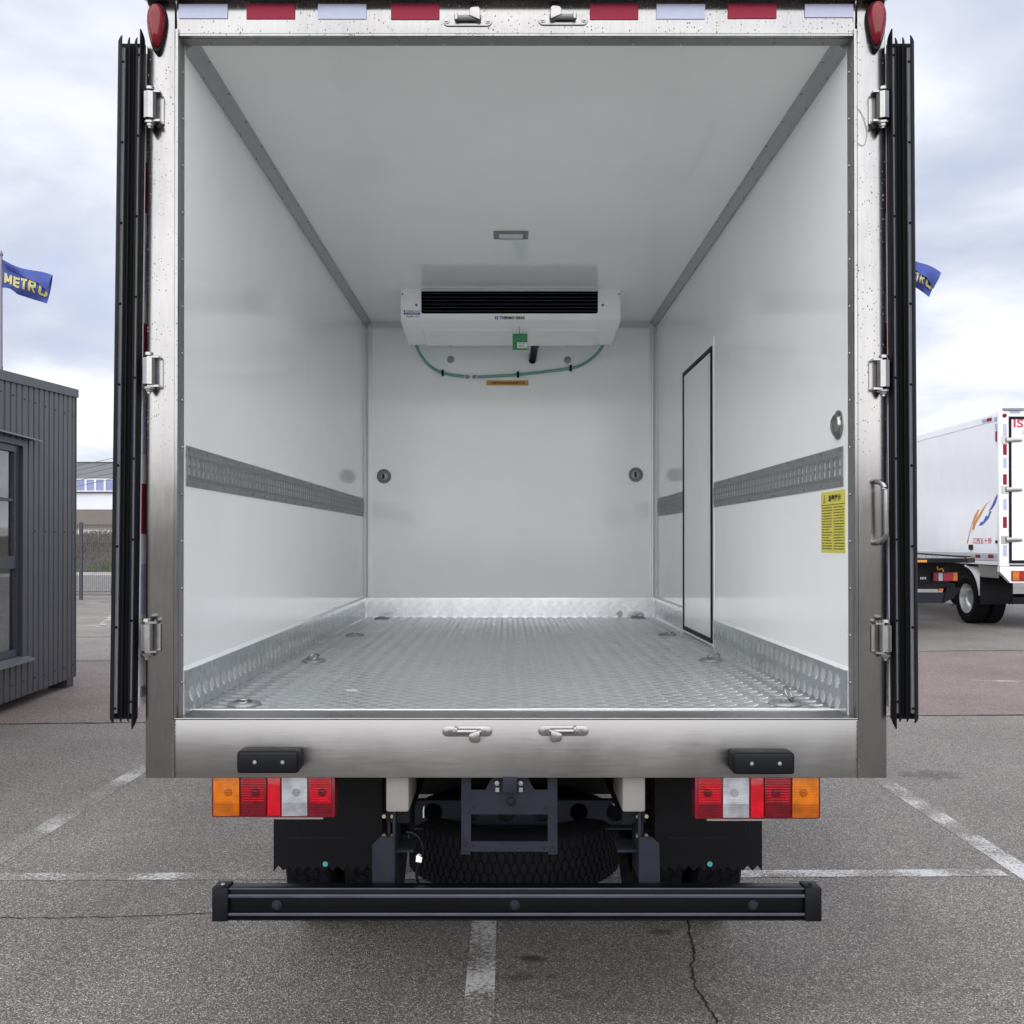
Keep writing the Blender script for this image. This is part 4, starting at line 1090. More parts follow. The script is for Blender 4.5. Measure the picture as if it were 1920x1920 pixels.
# plate bracket under the middle of the sill
yb_ = D + .035
def bx(px0, px1, py0, py1, y=yb_, t=.006):
    a, b = P(px0, py1, y), P(px1, py0, y); return (a.x, b.x, y, y + t, a.z, b.z)
g = G()
z_top = ZFB + .01
for a in (bx(865, 883, 1456, 1597), bx(1027, 1045, 1456, 1597), bx(883.1, 1026.9, 1481, 1527), bx(883.1, 1026.9, 1578, 1597)): g.box(*a)
p1_, p2_, p3_, p4_ = P(910, 1480.8, yb_), P(1002, 1480.8, yb_), P(988, 1456, yb_), P(924, 1456, yb_)
g.prism([p1_, p2_, p3_, p4_], (0, .006, 0))
pb = part('plate_bracket', g, 'bracket_paint')
for px in (864, 1028): build('bracket_foot', G().box(*bx(px, px + 18, 1598, 1602, yb_ - .01, .03)), 'bracket_paint', pb)
build('plate_lamp', G().box(*bx(942, 970, 1456, 1488, yb_ - .035, .034), bev=.004), 'grey_plastic' if False else 'bracket_paint', pb, smooth=True)
for px in (932, 976):
    build('lamp_nut', G().lathe([(.008, 0), (.008, -.007), (.004, -.008), (.0001, -.008)], P(px, 1468, yb_), 'Y', 6), 'rail', pb)
    build('lamp_clip', G().box(*bx(px - 3, px + 4, 1477, 1485, yb_ - .008, .007)), 'rail', pb)
build('cable_boot', G().lathe([(.012, 0), (.012, -.01), (.006, -.014), (.0001, -.014)], P(958, 1502, yb_), 'Y', 12), 'ink', pb, smooth=True)
for px, py in ((889, 1514), (1021, 1516), (873, 1586), (888, 1586), (1021, 1589), (1036, 1588)):
    build('bolt_hole', G().lathe([(.0045, -.0003), (.0001, -.0003)], P(px, py, yb_), 'Y', 10), 'ink', pb)

# spare wheel slung under the frame
def tyre_mesh(Rt, w, rim, c, axis, blocks=56, rows=4):
    h = w / 2
    prof = [(rim, -h*.72), (rim + .02, -h*.86), (rim + (Rt-rim)*.55, -h), (Rt - .028, -h*.92), (Rt - .008, -h*.80), (Rt - .010, -h*.4), (Rt - .010, 0), (Rt - .010, h*.4), (Rt - .008, h*.80), (Rt - .028, h*.92), (rim + (Rt-rim)*.55, h), (rim + .02, h*.86), (rim, h*.72)]
    g = G().lathe(prof, c, axis, 56)
    c = Vector(c)
    for r_ in range(rows):
        hc = (-.62 + 1.24 * r_ / (rows - 1)) * h; hw = h * .17
        for i in range(blocks):
            t = 2 * math.pi * (i + .5 * (r_ % 2)) / blocks; dt = 2 * math.pi / blocks * .36
            pts = []
            for (dh, da) in ((-hw, -dt*.5), (-hw, dt*.5), (0, dt), (hw, dt*.5), (hw, -dt*.5), (0, -dt)):
                def mp(rad): 
                    u, v = rad * math.cos(t + da), rad * math.sin(t + da)
                    return c + Vector({'Z': (u, v, hc + dh), 'X': (hc + dh, u, v)}[axis])
                pts.append((mp(Rt - .012), mp(Rt - .003)))
            lo = [g.bm.verts.new(p[0]) for p in pts]; hi = [g.bm.verts.new(p[1]) for p in pts]
            g.bm.faces.new(hi)
            for k_ in range(6): g.bm.faces.new((lo[k_], lo[(k_+1) % 6], hi[(k_+1) % 6], hi[k_]))
    return g
sx = P(964, 1600, 3.47).x
spare = part('spare_wheel', tyre_mesh(.375, .215, .215, (sx, 3.52, .555), 'Z', 84, 5), 'tyre', smooth=True)
build('rim', G().lathe([(.214, -.075), (.20, -.06), (.19, 0), (.19, .05), (.10, .055), (.06, .03), (.0001, .03)], (sx, 3.52, .555), 'Z', 36), 'silver', spare, smooth=True)

# rear wheels, twin tyres
WY = D + 1.38
for s_ in (-1, 1):
    for xo, nm in ((.82, 0), (.585, 1)):
        x = TC + s_ * xo
        wl_ = part('wheel', tyre_mesh(.385, .205, .215, (x, WY, .385), 'X', 44, 4), 'tyre', smooth=True)
        q = s_
        build('rim', G().lathe([(.214, q*.08), (.20, q*.07), (.19, 0), (.185, -q*.04), (.10, -q*.05), (.09, q*.02), (.0001, q*.02)], (x, WY, .385), 'X', 36), 'silver', wl_, smooth=True)
    x = TC + s_ * .80
    wl_ = part('wheel', tyre_mesh(.385, .205, .215, (x, 8.75, .385), 'X', 44, 4), 'tyre', smooth=True)
    build('rim', G().lathe([(.214, s_*.08), (.20, s_*.07), (.185, s_*.04), (.10, s_*.06), (.08, s_*.09), (.0001, s_*.09)], (x, 8.75, .385), 'X', 36), 'silver', wl_, smooth=True)
part('rear_axle', G().cyl((TC - .9, WY, .385), (TC + .9, WY, .385), .06, 16).lathe([(.0001, -.16), (.10, -.14), (.17, -.05), (.18, .05), (.10, .15), (.0001, .17)], (TC, WY, .385), 'Y', 20), 'black_paint', smooth=True)
# mud flaps with saw-toothed lower edge
for s_ in (-1, 1):
    yf = D + .62
    if s_ < 0: xa, xb = P(513, 1600, yf).x, P(716, 1600, yf).x
    else: xa, xb = P(1228, 1600, yf).x, P(1429, 1600, yf).x
    zb3 = P(0, 1634, yf).z
    pts = [(xa, yf, .97), (xa, yf, zb3)]
    n_ = 11
    for i in range(n_):
        t0, t1 = xa + (xb - xa) * (i + .5) / n_, xa + (xb - xa) * (i + 1) / n_
        pts += [(t0, yf, zb3 + .021), (t1, yf, zb3 + .002)]
    pts += [(xb, yf, .97)]
    mf = part('mud_flap', G().prism(pts, (0, .005, 0)), 'rubber')
    build('panel_edge', G().box(xa + .05, xb - .11, yf - .0012, yf - .0001, zb3 + .12, zb3 + .123).box(xa + (.34 if s_ > 0 else .08), xa + (.342 if s_ > 0 else .082), yf - .0012, yf - .0001, zb3 + .125, .92), 'bracket_paint', mf)
    c = P(610 if s_ < 0 else 1331, 1620, yf)
    build('sticker', G().lathe([(.0095, 0), (.0095, -.001), (.0001, -.001)], (c.x, yf, c.z), 'Y', 16), 'teal_sticker', mf)
    # inner liner closes the view behind the flap
    part('mudguard', G().lathe([(.47, -.22), (.47, .22)], (TC + s_ * .70, WY, .40), 'X', 36) if False else G().box(TC + s_*.70 - .24, TC + s_*.70 + .24, WY - .5, WY + .5, .86, .87), 'black_paint')

# under-run bar
yf = D - .012
a, b = P(424, 1727, yf), P(1512, 1667, yf)
zb4, zt4 = a.z, b.z; yd = .056
ub_prof = [(yf + .010, zb4 + .002), (yf + .002, zb4 + .004), (yf, zb4 + .009), (yf + .006, zb4 + .010)]
g = G().box(a.x, b.x, yf + .008, yf + yd, zb4 + .002, zt4, bev=.004)
ub = part('underrun_bar', g, 'bumper_black', smooth=True)
def ridge(pa, pb, mat='bumper_ridge'):
    z0, z1 = P(0, pb, yf).z, P(0, pa, yf).z
    build('bar_ridge', G().box(a.x + .0005, b.x - .0005, yf, yf + .0075, z0, z1, bev=.0025), mat, ub, smooth=True)
ridge(1677.5, 1684); ridge(1712.5, 1718); 
build('bar_lip', G().box(a.x + .0005, b.x - .0005, yf + .004, yf + .0078, P(0, 1669, yf).z, zt4 + .001, bev=.001), 'bumper_ridge', ub)
build('bar_lip', G().box(a.x + .0005, b.x - .0005, yf + .003, yf + .0078, zb4, zb4 + .005, bev=.001), 'bumper_black', ub)
for px0, px1 in ((397, 427), (1510, 1541)):
    p, q = P(px0, 1728, yf - .004), P(px1, 1668, yf - .004)
    o = build('end_cap', G().box(p.x, q.x, yf - .004, yf + yd + .004, p.z - .001, q.z + .004, bev=.003), 'dark_plastic', ub, smooth=True)
    build('cap_rivet', G().lathe([(.007, 0), (.006, .003), (.0001, .0035)], ((p.x + q.x) / 2, yf + .03, q.z + .004), 'Z', 12), 'rail' if px0 < 500 else 'ink', ub)
for px in (519, 965, 1412):
    c = P(px, 1697, yf + .008); build('bar_bolt', G().lathe([(.015, 0), (.0145, -.002), (.011, -.003), (.009, -.006), (.0001, -.0065)], (c.x, yf + .0085, c.z), 'Y', 14), 'bracket_paint', ub, smooth=True)
for s_ in (-1, 1):   # supports
    y = D + .06
    if s_ < 0: q = [(698, 1660), (740, 1660), (740, 1570), (712, 1570), (698, 1584)]
    else: q = [(1198, 1660), (1238, 1660), (1236, 1582), (1222, 1570), (1198, 1570)]
    o = part('bar_support', G().prism([P(u, v, y) for u, v in q], (0, .008, 0)), 'bracket_paint')
    xx = P(738 if s_ < 0 else 1200, 1600, y).x
    build('support_web', G().box(xx - .004, xx + .004, y + .009, y + .16, zt4, .86), 'bracket_paint', o)

# loose cable with a white plug
pts = [P(x, y, D + .10) for x, y in ((762, 1560), (775, 1563), (786, 1572), (792, 1585), (793, 1600), (788, 1612), (783, 1625), (781, 1640), (785, 1660))]
o = part('trailing_cable', G().tube(smooth_path(pts, 4), .0045, 8), 'rubber', smooth=True)
c = P(785, 1611, D + .095)
build('cable_plug', G().prism([c + Vector(p) * .8 for p in ((-.012, 0, -.011), (.010, 0, -.014), (.014, 0, .006), (.006, 0, .008), (-.002, 0, .016), (-.010, 0, .010))], (0, .018, 0), bev=.002), 'white_plastic', o)
pts = [P(x, y, D + .2) for x, y in ((795, 1512), (794, 1520), (794, 1533))]
part('cable_tie', G().tube(pts, .0022, 6), 'white_plastic')

# cab at the far end
cy0 = YB + .085 + .12
g = G().prism([(TC - .98, cy0, .75), (TC - .98, cy0, 2.25), (TC - .98, cy0 + .25, 2.36), (TC - .98, cy0 + 1.15, 2.32), (TC - .98, cy0 + 1.75, 1.50), (TC - .98, cy0 + 1.85, .95), (TC - .98, cy0 + 1.85, .55), (TC - .98, cy0 + 1.6, .55), (TC - .98, cy0 + 1.3, .75)], (1.96, 0, 0), bev=.02)
cab = part('cab', g, 'white_paint', smooth=True)
build('windscreen', G().prism([(TC - .86, cy0 + 1.20, 2.245), (TC + .86, cy0 + 1.20, 2.245), (TC + .88, cy0 + 1.72, 1.56), (TC - .88, cy0 + 1.72, 1.56)], (0, .02, .012)), 'far_glass', cab)
for s_ in (-1, 1):
    build('side_window', G().prism([(TC + s_*.98, cy0 + .35, 1.50), (TC + s_*.98, cy0 + .35, 2.15), (TC + s_*.98, cy0 + 1.1, 2.15), (TC + s_*.98, cy0 + 1.55, 1.50)], (s_*.004, 0, 0)), 'far_glass', cab)
    build('mirror', G().box(TC + s_*1.12, TC + s_*1.28, cy0 + 1.5, cy0 + 1.56, 1.6, 1.95, bev=.01), 'dark_plastic', cab)

# ------------------------------------------------------------------ container office on the left
def wall_x(y): return -3.978 - 0.074 * y          # the cladding face, running almost along the view
yc0, yc1 = 4.6, 10.97
dirv = Vector((wall_x(yc1) - wall_x(yc0), yc1 - yc0, 0)).normalized(); outn = Vector((dirv.y, -dirv.x, 0))
office = thing('site_office', (wall_x(8) - 1.2, 8, 0), 'dark grey corrugated steel office cabin with a curtained window beside the truck', 'cabin')
ztop = lambda y: 3.215 + .060 * (y - yc1)
def oz(y, u, z): return Vector((wall_x(y), y, z)) + outn * u     # point on the face: along y, outward u, height z
zbot = .10
# window opening (y from wy0 to wy1)
wy0, wy1, wz0, wz1 = 8.05, 9.55, .50, 2.52
def ribs(g, ya, yb, zfun0, zfun1):
    pitch = .130; y = ya; prof = []
    while y < yb - 1e-4:
        for dy, u in ((0, 0), (.092, 0), (.098, -.026), (.122, -.026), (.130, 0)):
            if y + dy <= yb + 1e-6: prof.append((y + dy, u))
        y += pitch
    prof = sorted(set(prof))
    if prof[-1][0] < yb: prof.append((yb, 0))
    lo = [g.bm.verts.new(oz(y, u, zfun0(y))) for y, u in prof]; hi = [g.bm.verts.new(oz(y, u, zfun1(y))) for y, u in prof]
    for i in range(len(prof) - 1): g.bm.faces.new((lo[i], lo[i+1], hi[i+1], hi[i]))
g = G()
ribs(g, yc0, wy0 - .06, lambda y: zbot, ztop); ribs(g, wy1 + .02, yc1, lambda y: zbot, ztop)
ribs(g, wy0 - .06, wy1 + .02, lambda y: zbot, lambda y: wz0 - .05); ribs(g, wy0 - .06, wy1 + .02, lambda y: wz1 + .06, ztop)
build('cladding', g, 'cladding', office)
# carcass behind the cladding
def slabo(g, ya, yb, u0, u1, za, zb, zf=None):
    v = [g.bm.verts.new(oz(y, u, z)) for z in (0, 1) for y, u in ((ya, u0), (yb, u0), (yb, u1), (ya, u1))]
    for i, vv in enumerate(v):
        y = (ya, yb, yb, ya)[i % 4]
        vv.co.z = za if i < 4 else (zf(y) if zf else zb)
    for f in ((0,3,2,1),(4,5,6,7),(0,1,5,4),(1,2,6,5),(2,3,7,6),(3,0,4,7)): g.bm.faces.new([v[i] for i in f])
    return g
build('end_wall', slabo(G(), yc1 - .05, yc1 - .004, -2.4, -.03, zbot, 0, ztop), 'cladding', office)
build('end_wall', slabo(G(), yc0 + .004, yc0 + .05, -2.4, -.03, zbot, 0, ztop), 'cladding', office)
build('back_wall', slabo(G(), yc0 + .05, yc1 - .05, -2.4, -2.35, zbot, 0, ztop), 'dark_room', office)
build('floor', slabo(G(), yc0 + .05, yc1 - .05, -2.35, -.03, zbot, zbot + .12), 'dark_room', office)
build('roof', slabo(G(), yc0 - .02, yc1 + .02, -2.42, .022, 0, 0, lambda y: ztop(y) + .02) if False else G().prism([oz(yc0 - .02, .022, ztop(yc0) - .015), oz(yc1 + .015, .022, ztop(yc1) - .015), oz(yc1 + .015, .022, ztop(yc1) + .075), oz(yc0 - .02, .022, ztop(yc0) + .075)], outn * -2.44), 'cladding', office)
build('corner_trim', slabo(G(), yc1 - .022, yc1 + .004, -.028, .006, zbot, 0, lambda y: ztop(y) - .016), 'cladding', office)
for y in (yc1 - .20, yc0 + .3): build('foot_block', slabo(G(), y, y + .19, -.22, -.02, 0, zbot + .06), 'frame_grey', office)
# screws
g = G()
for zz, yy in [(1.70, None), (2.98, None), (.24, None)]:
    y = yc0 + .04
    while y < yc1:
        if not (wy0 - .1 < y < wy1 + .05 and wz0 < zz < wz1): 
            p = oz(y, .002, zz + (.5 if False else 0)); g.cyl(p - outn * .003, p + outn * .004, .008, 6)
        y += .26
build('screws', g, 'ink', office, kind='stuff')
# window
fw = .065
wf = build('window_frame', slabo(slabo(slabo(slabo(G(), wy0, wy1, -.10, -.03, wz0, wz0 + fw), wy0, wy1, -.10, -.03, wz1 - fw, wz1), wy0, wy0 + fw, -.10, -.03, wz0 + fw, wz1 - fw), wy1 - fw, wy1, -.10, -.03, wz0 + fw, wz1 - fw), 'frame_grey', office)
zmid = wz0 + .90
build('sash_rail', slabo(slabo(G(), wy0 + fw, wy1 - fw, -.09, -.035, zmid - .06, zmid + .06), wy0 + fw, wy1 - fw, -.085, -.04, zmid + .58, zmid + .61), 'frame_grey', wf)
build('sash_stile', slabo(slabo(G(), wy1 - fw - .05, wy1 - fw, -.088, -.034, zmid + .06, wz1 - fw), wy0 + fw, wy0 + fw + .05, -.088, -.034, zmid + .06, wz1 - fw), 'frame_grey', wf)
for za, zb5 in ((wz0 + fw, zmid - .06), (zmid + .06, wz1 - fw)):
    build('pane', slabo(G(), wy0 + fw, wy1 - fw, -.066, -.060, za, zb5), 'glass', wf)
g = G(); y = wy0; prev = None
while y < wy1 + .3:
    u = -.22 + .03 * math.sin(y * 45) + .012 * math.sin(y * 17); cur = (g.bm.verts.new(oz(y, u, zmid + .02)), g.bm.verts.new(oz(y, u, wz1)))
    if prev: g.bm.faces.new((prev[0], cur[0], cur[1], prev[1]))
    prev = cur; y += .015
build('curtain', g, 'curtain', office, smooth='all')
build('window_reveal', slabo(slabo(G(), wy1 + .0005, wy1 + .0195, -.12, .002, wz0 - .049, wz1 + .059), wy0 - .059, wy0 - .0005, -.12, .002, wz0 - .049, wz1 + .059), 'frame_grey', office)
build('window_reveal', slabo(G(), wy0, wy1, -.12, .002, wz1 + .0005, wz1 + .059), 'frame_grey', office)
build('window_sill', G().prism([oz(wy0 - .1, -.06, wz0 - .002), oz(wy0 - .1, .075, wz0 - .040), oz(wy0 - .1, .075, wz0 - .062), oz(wy0 - .1, -.06, wz0 - .048)], dirv * (wy1 - wy0 + .22)), 'sill_grey', office)
build('drip_flashing', G().prism([oz(wy0 - .15, -.02, wz1 + .105), oz(wy0 - .15, .085, wz1 + .085), oz(wy0 - .15, .085, wz1 + .070), oz(wy0 - .15, -.02, wz1 + .090)], dirv * (wy1 - wy0 + .42)), 'sill_grey', office)

# ------------------------------------------------------------------ fence, bank, hall beyond
fy = 26.9
fence = thing('mesh_fence', (-11.6, fy, 0), 'dark welded mesh fence standing in front of the dry grass bank', 'fence')
k = 1850 / fy
posts = [-19.1, -16.6, -14.1, -11.6, -9.1, -6.6, -4.1, -1.6]
for x in posts: build('fence_post', G().box(x - .045, x + .045, fy - .03, fy + .03, 0, 2.12, bev=.006), 'wire_black', fence)
for x0, x1 in zip(posts, posts[1:]):
    g = G(); x = x0 + .05
    while x < x1 - .045:
        g.box(x - .0065, x + .0065, fy - .0065, fy + .0065, .12, 2.08); x += .0545
    for z in (.14, .24, .80, .90, 1.45, 1.55, 1.93, 2.03):
        g.box(x0 + .045, x1 - .045, fy - .012 - (.02 if z in (.24, .9, 1.55, 2.03) else 0), fy - .005, z - .0075, z + .0075)
    build('mesh_panel', g, 'wire_black', fence, kind='stuff')
# kerb and bank
build('kerb', G().box(-70, 30, 46.5, 46.8, 0, .14), 'concrete', kind='structure')
bank = G(); nx, ny = 90, 14; grid = []
def bank_z(x, t): return .10 + 1.75 * (t ** .8) + .10 * math.sin(x * .9 + t * 5) * t + .06 * math.sin(x * 2.3 + 1.7)
for j in range(ny + 1):
    grid.append([bank.bm.verts.new((-60 + i, 46.8 + j * .8, bank_z(-60 + i, j / ny))) for i in range(nx + 1)])
for j in range(ny):
    for i in range(nx): bank.bm.faces.new((grid[j][i], grid[j][i+1], grid[j+1][i+1], grid[j+1][i]))
build('grass_bank', bank, 'soil', kind='structure', smooth='all')
def blades(name, mat, count, t0, t1, h0, h1, xr=(-34, -12)):
    vs, fs = [], []
    for _ in range(count):
        x = random.uniform(*xr); t = random.uniform(t0, t1); y = 46.8 + t * ny * .8; z = bank_z(x, t)
        h = random.uniform(h0, h1) * (1 + .5 * math.sin(x * 1.3)); a = random.uniform(0, 6.28); w = random.uniform(.015, .035)
        lx, ly = random.uniform(-.5, .5) * h, random.uniform(-.3, .3) * h
        b = len(vs); dx, dy = math.cos(a) * w, math.sin(a) * w
        vs += [(x - dx, y - dy, z - .05), (x + dx, y + dy, z - .05), (x + lx * .4 + dx * .7, y + ly * .4, z + h * .6), (x + lx, y + ly, z + h)]
        fs += [(b, b+1, b+2), (b, b+2, b+3)]
    me = bpy.data.meshes.new(name); me.from_pydata(vs, [], fs); me.materials.append(M[mat])
    o = bpy.data.objects.new(name, me); COL.objects.link(o); o['kind'] = 'stuff'; WORLD[o.name] = Vector((0, 0, 0))
    return o
blades('dry_grass', 'dry_grass', 16000, .10, 1.0, .15, .42)
blades('green_grass', 'green_grass', 5000, .0, .16, .10, .28)
build('road_slab', G().box(-60, 30, 58.0, 66, 1.2, 1.9), 'asphalt_pale', kind='structure')
build('retaining_wall', G().box(-60, 30, 66, 66.3, 1.2, 2.45), 'concrete')
o = bpy.data.objects['retaining_wall']; tag(o, 'low pale concrete wall above the dry grass bank', 'wall')
# hall
hy = 90.0
mpx = hy / F
hall = thing('warehouse', (-34, hy, 0), 'long grey and white warehouse with a band of windows behind the fence', 'warehouse')
hx0, hx1 = -62, -8
zq = lambda py: CAM_H + (1015 - py) * mpx
build('roof_band', G().box(hx0, hx1, hy, hy + 25, zq(897), zq(867)), 'hall_grey', hall)
build('coping', G().box(hx0 - .1, hx1 + .1, hy - .12, hy + 25, zq(867) + .002, zq(866)), 'frame_grey', hall)
build('wall', G().box(hx0, hx1, hy + .2, hy + 25, zq(955), zq(924)), 'hall_white', hall)
build('plinth', G().box(hx0, hx1, hy + .1, hy + 25, 0, zq(955) - .002), 'hall_brown', hall)
build('window_ledge', G().box(hx0, hx1, hy - .05, hy + .4, zq(924) + .002, zq(922)), 'frame_grey', hall)
build('window_backing', G().box(hx0, hx1, hy + .6, hy + 25, zq(924) + .001, zq(897) - .002), 'hall_grey', hall)
ww = 17.9 * mpx; x = (141.5 - PPX) * mpx - ww * 10
wz_0, wz_1 = zq(922) + .01, zq(897) - .01
x_first = x
fr = None
cnt = 0
for i in range(46):
    xa = x_first + i * ww
    if xa < hx0 or xa + ww > hx1: continue
    if fr is None:
        gg = G().box(xa, xa + .12, hy + .02, hy + .14, wz_0, wz_1).box(xa + ww - .06, xa + ww - .001, hy + .02, hy + .14, wz_0, wz_1).box(xa + .12, xa + ww - .06, hy + .02, hy + .14, wz_0, wz_0 + .10).box(xa + .12, xa + ww - .06, hy + .02, hy + .14, wz_1 - .10, wz_1)
        fr = build('window', gg, 'hall_white', hall); pn = build('pane', G().box(xa + .12, xa + ww - .06, hy + .08, hy + .10, wz_0 + .10, wz_1 - .10), 'far_glass', fr)
        f0, p0_ = wloc(fr).copy(), wloc(pn).copy(); x00 = xa
    else:
        w2 = inst(fr, f0 + Vector((xa - x00, 0, 0)), hall); inst(pn, p0_ + Vector((xa - x00, 0, 0)), w2)
# utility pole and wires
upole = thing('utility_pole', (-10, 45.6, 0), 'tall dark utility pole carrying wires beyond the fence, hidden behind the truck', 'pole')
build('shaft', G().cyl((-10, 45.6, 0), (-10, 45.6, 9.2), .16, 12, .11), 'pole_grey', upole)
build('cross_arm', G().box(-11, -9, 45.55, 45.65, 8.6, 8.72), 'pole_grey', upole)
cab_defs = [((60, 887), (545, 772), 'highest'), ((60, 897), (545, 776), 'second highest'), ((60, 905), (545, 790), 'middle'), ((60, 915), (545, 800), 'second lowest'), ((60, 927), (545, 806), 'lowest')]
for a, b, nm in cab_defs:
    p, q = P(*a, 88), P(*b, 45.6)
    pts = [p.lerp(q, i / 16) - Vector((0, 0, 1.0 * 4 * (i / 16) * (1 - i / 16) * .3)) for i in range(17)]
    tag(build('overhead_cable', G().tube(pts, .018, 5), 'wire_black'), 'thin black overhead wire crossing the warehouse roofline, ' + nm + ' of the five', 'cable', 'overhead wires in front of the warehouse')

# ------------------------------------------------------------------ flags
def flag_build(pole_px, top_py, bot_py, d, uv, mirror_text, label, letters, fold=(.10, .46)):
    """uv(u, v) -> photo pixel of the cloth at u along the fly, v down the hoist; depth ripples with u"""
    top = P(pole_px, top_py, d)
    fl = thing('flagpole', (top.x, d, 0), label, 'flag')
    build('pole', G().cyl((top.x, d, 0), (top.x, d, 8.0), .09, 12, .07).cyl((top.x, d, 8.0), (top.x, d, top.z), .055, 12, .04), 'pole_grey', fl, smooth=True)
    build('finial', G().lathe([(.05, 0), (.07, .06), (.0001, .22)], (top.x, d, top.z), 'Z', 10), 'pole_grey', fl, smooth=True)
    nu, nv = 40, 20
    def pt(u, v):
        px, py = uv(u, v)
        off = .10 * u * math.sin(u * 9 - v * 2.5) + .22 * math.sin(math.pi * u) * math.sin(v * 5.5 + u * 2)
        return P(px, py, d + off)
    g = G(); vs = [[g.bm.verts.new(pt(i / nu, j / nv)) for i in range(nu + 1)] for j in range(nv + 1)]
    for j in range(nv):
        for i in range(nu): g.bm.faces.new((vs[j][i], vs[j][i+1], vs[j+1][i+1], vs[j+1][i]))
    n0 = int(nu * .12)
    fr_ = []
    for i in range(n0, nu + 1):     # the upper edge has blown over and hangs in front of the letters
        u = i / nu; w = fold[0] + fold[1] * u + .03 * math.sin(u * 14); col_ = []
        for j in range(5):
            t = j / 4; col_.append(g.bm.verts.new(pt(u, w * t) + Vector((0, -.02 - .16 * math.sin(math.pi * min(t, .8)), 0))))
        fr_.append(col_)
    for A, B in zip(fr_, fr_[1:]):
        for j in range(4): g.bm.faces.new((A[j], B[j], B[j+1], A[j+1]))
    cl = build('flag', g, 'flag', fl, smooth='all')
    # printed strokes follow the cloth, 2 cm proud on the viewer's side
    g = G()
    for quad in letters:
        n = 5
        A, B, C_, D_ = quad
        def bil(s, t):
            u = (A[0]*(1-s) + B[0]*s)*(1-t) + (D_[0]*(1-s) + C_[0]*s)*t; v = (A[1]*(1-s) + B[1]*s)*(1-t) + (D_[1]*(1-s) + C_[1]*s)*t
            return pt(u, v) + Vector((0, -.05, 0))
        vv = [[g.bm.verts.new(bil(i/n, j/n)) for i in range(n+1)] for j in range(n+1)]
        for j in range(n):
            for i in range(n): g.bm.faces.new((vv[j][i], vv[j][i+1], vv[j+1][i+1], vv[j+1][i]))
    build('lettering', g, 'flag_yellow', cl)
    return fl
def q(u0, v0, u1, v1, u2, v2, u3, v3): return ((u0, v0), (u1, v1), (u2, v2), (u3, v3))
def rect(u0, v0, u1, v1): return q(u0, v0, u1, v0, u1, v1, u0, v1)
def uv_left(u, v):
    # top edge droops from (4,486) to (100,520); bottom edge from (4,539) via (22,541),(30,551) to (88,566)
    tx, ty = 4 + 95 * u, 486 + 34 * u + 4 * math.sin(u * 5)
    bx, by = 4 + 84 * u, 539 + 30 * u ** .8 - 5 * math.sin(math.pi * min(1, u * 3)) * (u < .33)
    wob = 3.0 * math.sin(math.pi * v) * math.sin(6.5 * u + 1)
    return tx + (bx - tx) * v + wob * .4, ty + (by - ty) * v + wob
letters = []
def bar(u, v0, v1, w=.035, sl=0): letters.append(q(u, v0, u + w, v0, u + w + sl, v1, u + sl, v1))
V0, V1 = .40, .78
bar(.05, V0, V1, .05); bar(.17, V0, V1, .045)
letters.append(q(.05, V0, .10, V0, .15, V1 * .92, .11, V1 * .92)); letters.append(q(.17, V0, .215, V0, .15, V1 * .92, .11, V1 * .92))
bar(.245, V0, V1, .05)
for v in (V0, V0 + .15, V1 - .085): letters.append(rect(.295, v, .385, v + .085))
letters.append(rect(.41, V0, .55, V0 + .085)); bar(.46, V0 + .085, V1, .05)
bar(.58, V0, V1, .05); letters.append(rect(.63, V0, .70, V0 + .08)); letters.append(rect(.63, V0 + .16, .70, V0 + .24)); bar(.69, V0 + .02, V0 + .22, .04); letters.append(q(.64, V0 + .24, .68, V0 + .24, .74, V1, .69, V1))
bar(.79, V0 + .04, V1 - .04, .05); bar(.92, V0 + .04, V1 - .04, .05); letters.append(rect(.81, V0, .95, V0 + .08)); letters.append(rect(.81, V1 - .08, .95, V1))
flag_build(2.5, 480, 700, 36, uv_left, False, 'blue flag with yellow letters on a pole above the grey cabin', letters)
def uv_right(u, v):
    tx, ty = 1690 + 74 * u, 474 + 38 * u + 3 * math.sin(u * 6)
    bx, by = 1690 + 52 * u, 528 + 10 * math.sin(u * 1.2) + 20 * u * u
    wob = 4.0 * math.sin(math.pi * v) * math.sin(5.5 * u + .5)
    return tx + (bx - tx) * v + wob * .6, ty + (by - ty) * v + wob
letters2 = []
for L in letters: letters2.append(tuple((u, v) for u, v in L))
flag_build(1688, 468, 700, 36, uv_right, False, 'blue flag half hidden by the folded right-hand door of the truck', letters2, (.22, .46))

# ------------------------------------------------------------------ white box truck on the right
ty0 = 17.8
lx = lambda y: 8.91 + (y - ty0) * .036      # its left side
T2 = thing('box_truck', (10.15, ty0, 0), 'tall white box truck with orange and blue stripes parked past the flatbed', 'truck')
L2 = 7.4; W2 = 2.5
zb6, zt6 = 1.17, P(0, 770, ty0).z
def prt(name, g, mat, **kk): return build(name, g, mat, T2, **kk)
def s2(y, z, u=0.0): return Vector((lx(y) - u, y, z))     # point on the left side, u outwards
g = G(); v = [g.bm.verts.new(p) for p in (s2(ty0 + .05, zb6, -.004), s2(ty0 + L2, zb6, -.004), s2(ty0 + L2, zb6, -W2), s2(ty0 + .05, zb6, -W2), s2(ty0 + .05, zt6 - .03, -.004), s2(ty0 + L2, zt6 - .03, -.004), s2(ty0 + L2, zt6 - .03, -W2), s2(ty0 + .05, zt6 - .03, -W2))]
for f in ((0,3,2,1),(4,5,6,7),(0,1,5,4),(1,2,6,5),(2,3,7,6),(3,0,4,7)): g.bm.faces.new([v[i] for i in f])
prt('cargo_box', g, 'white_paint')
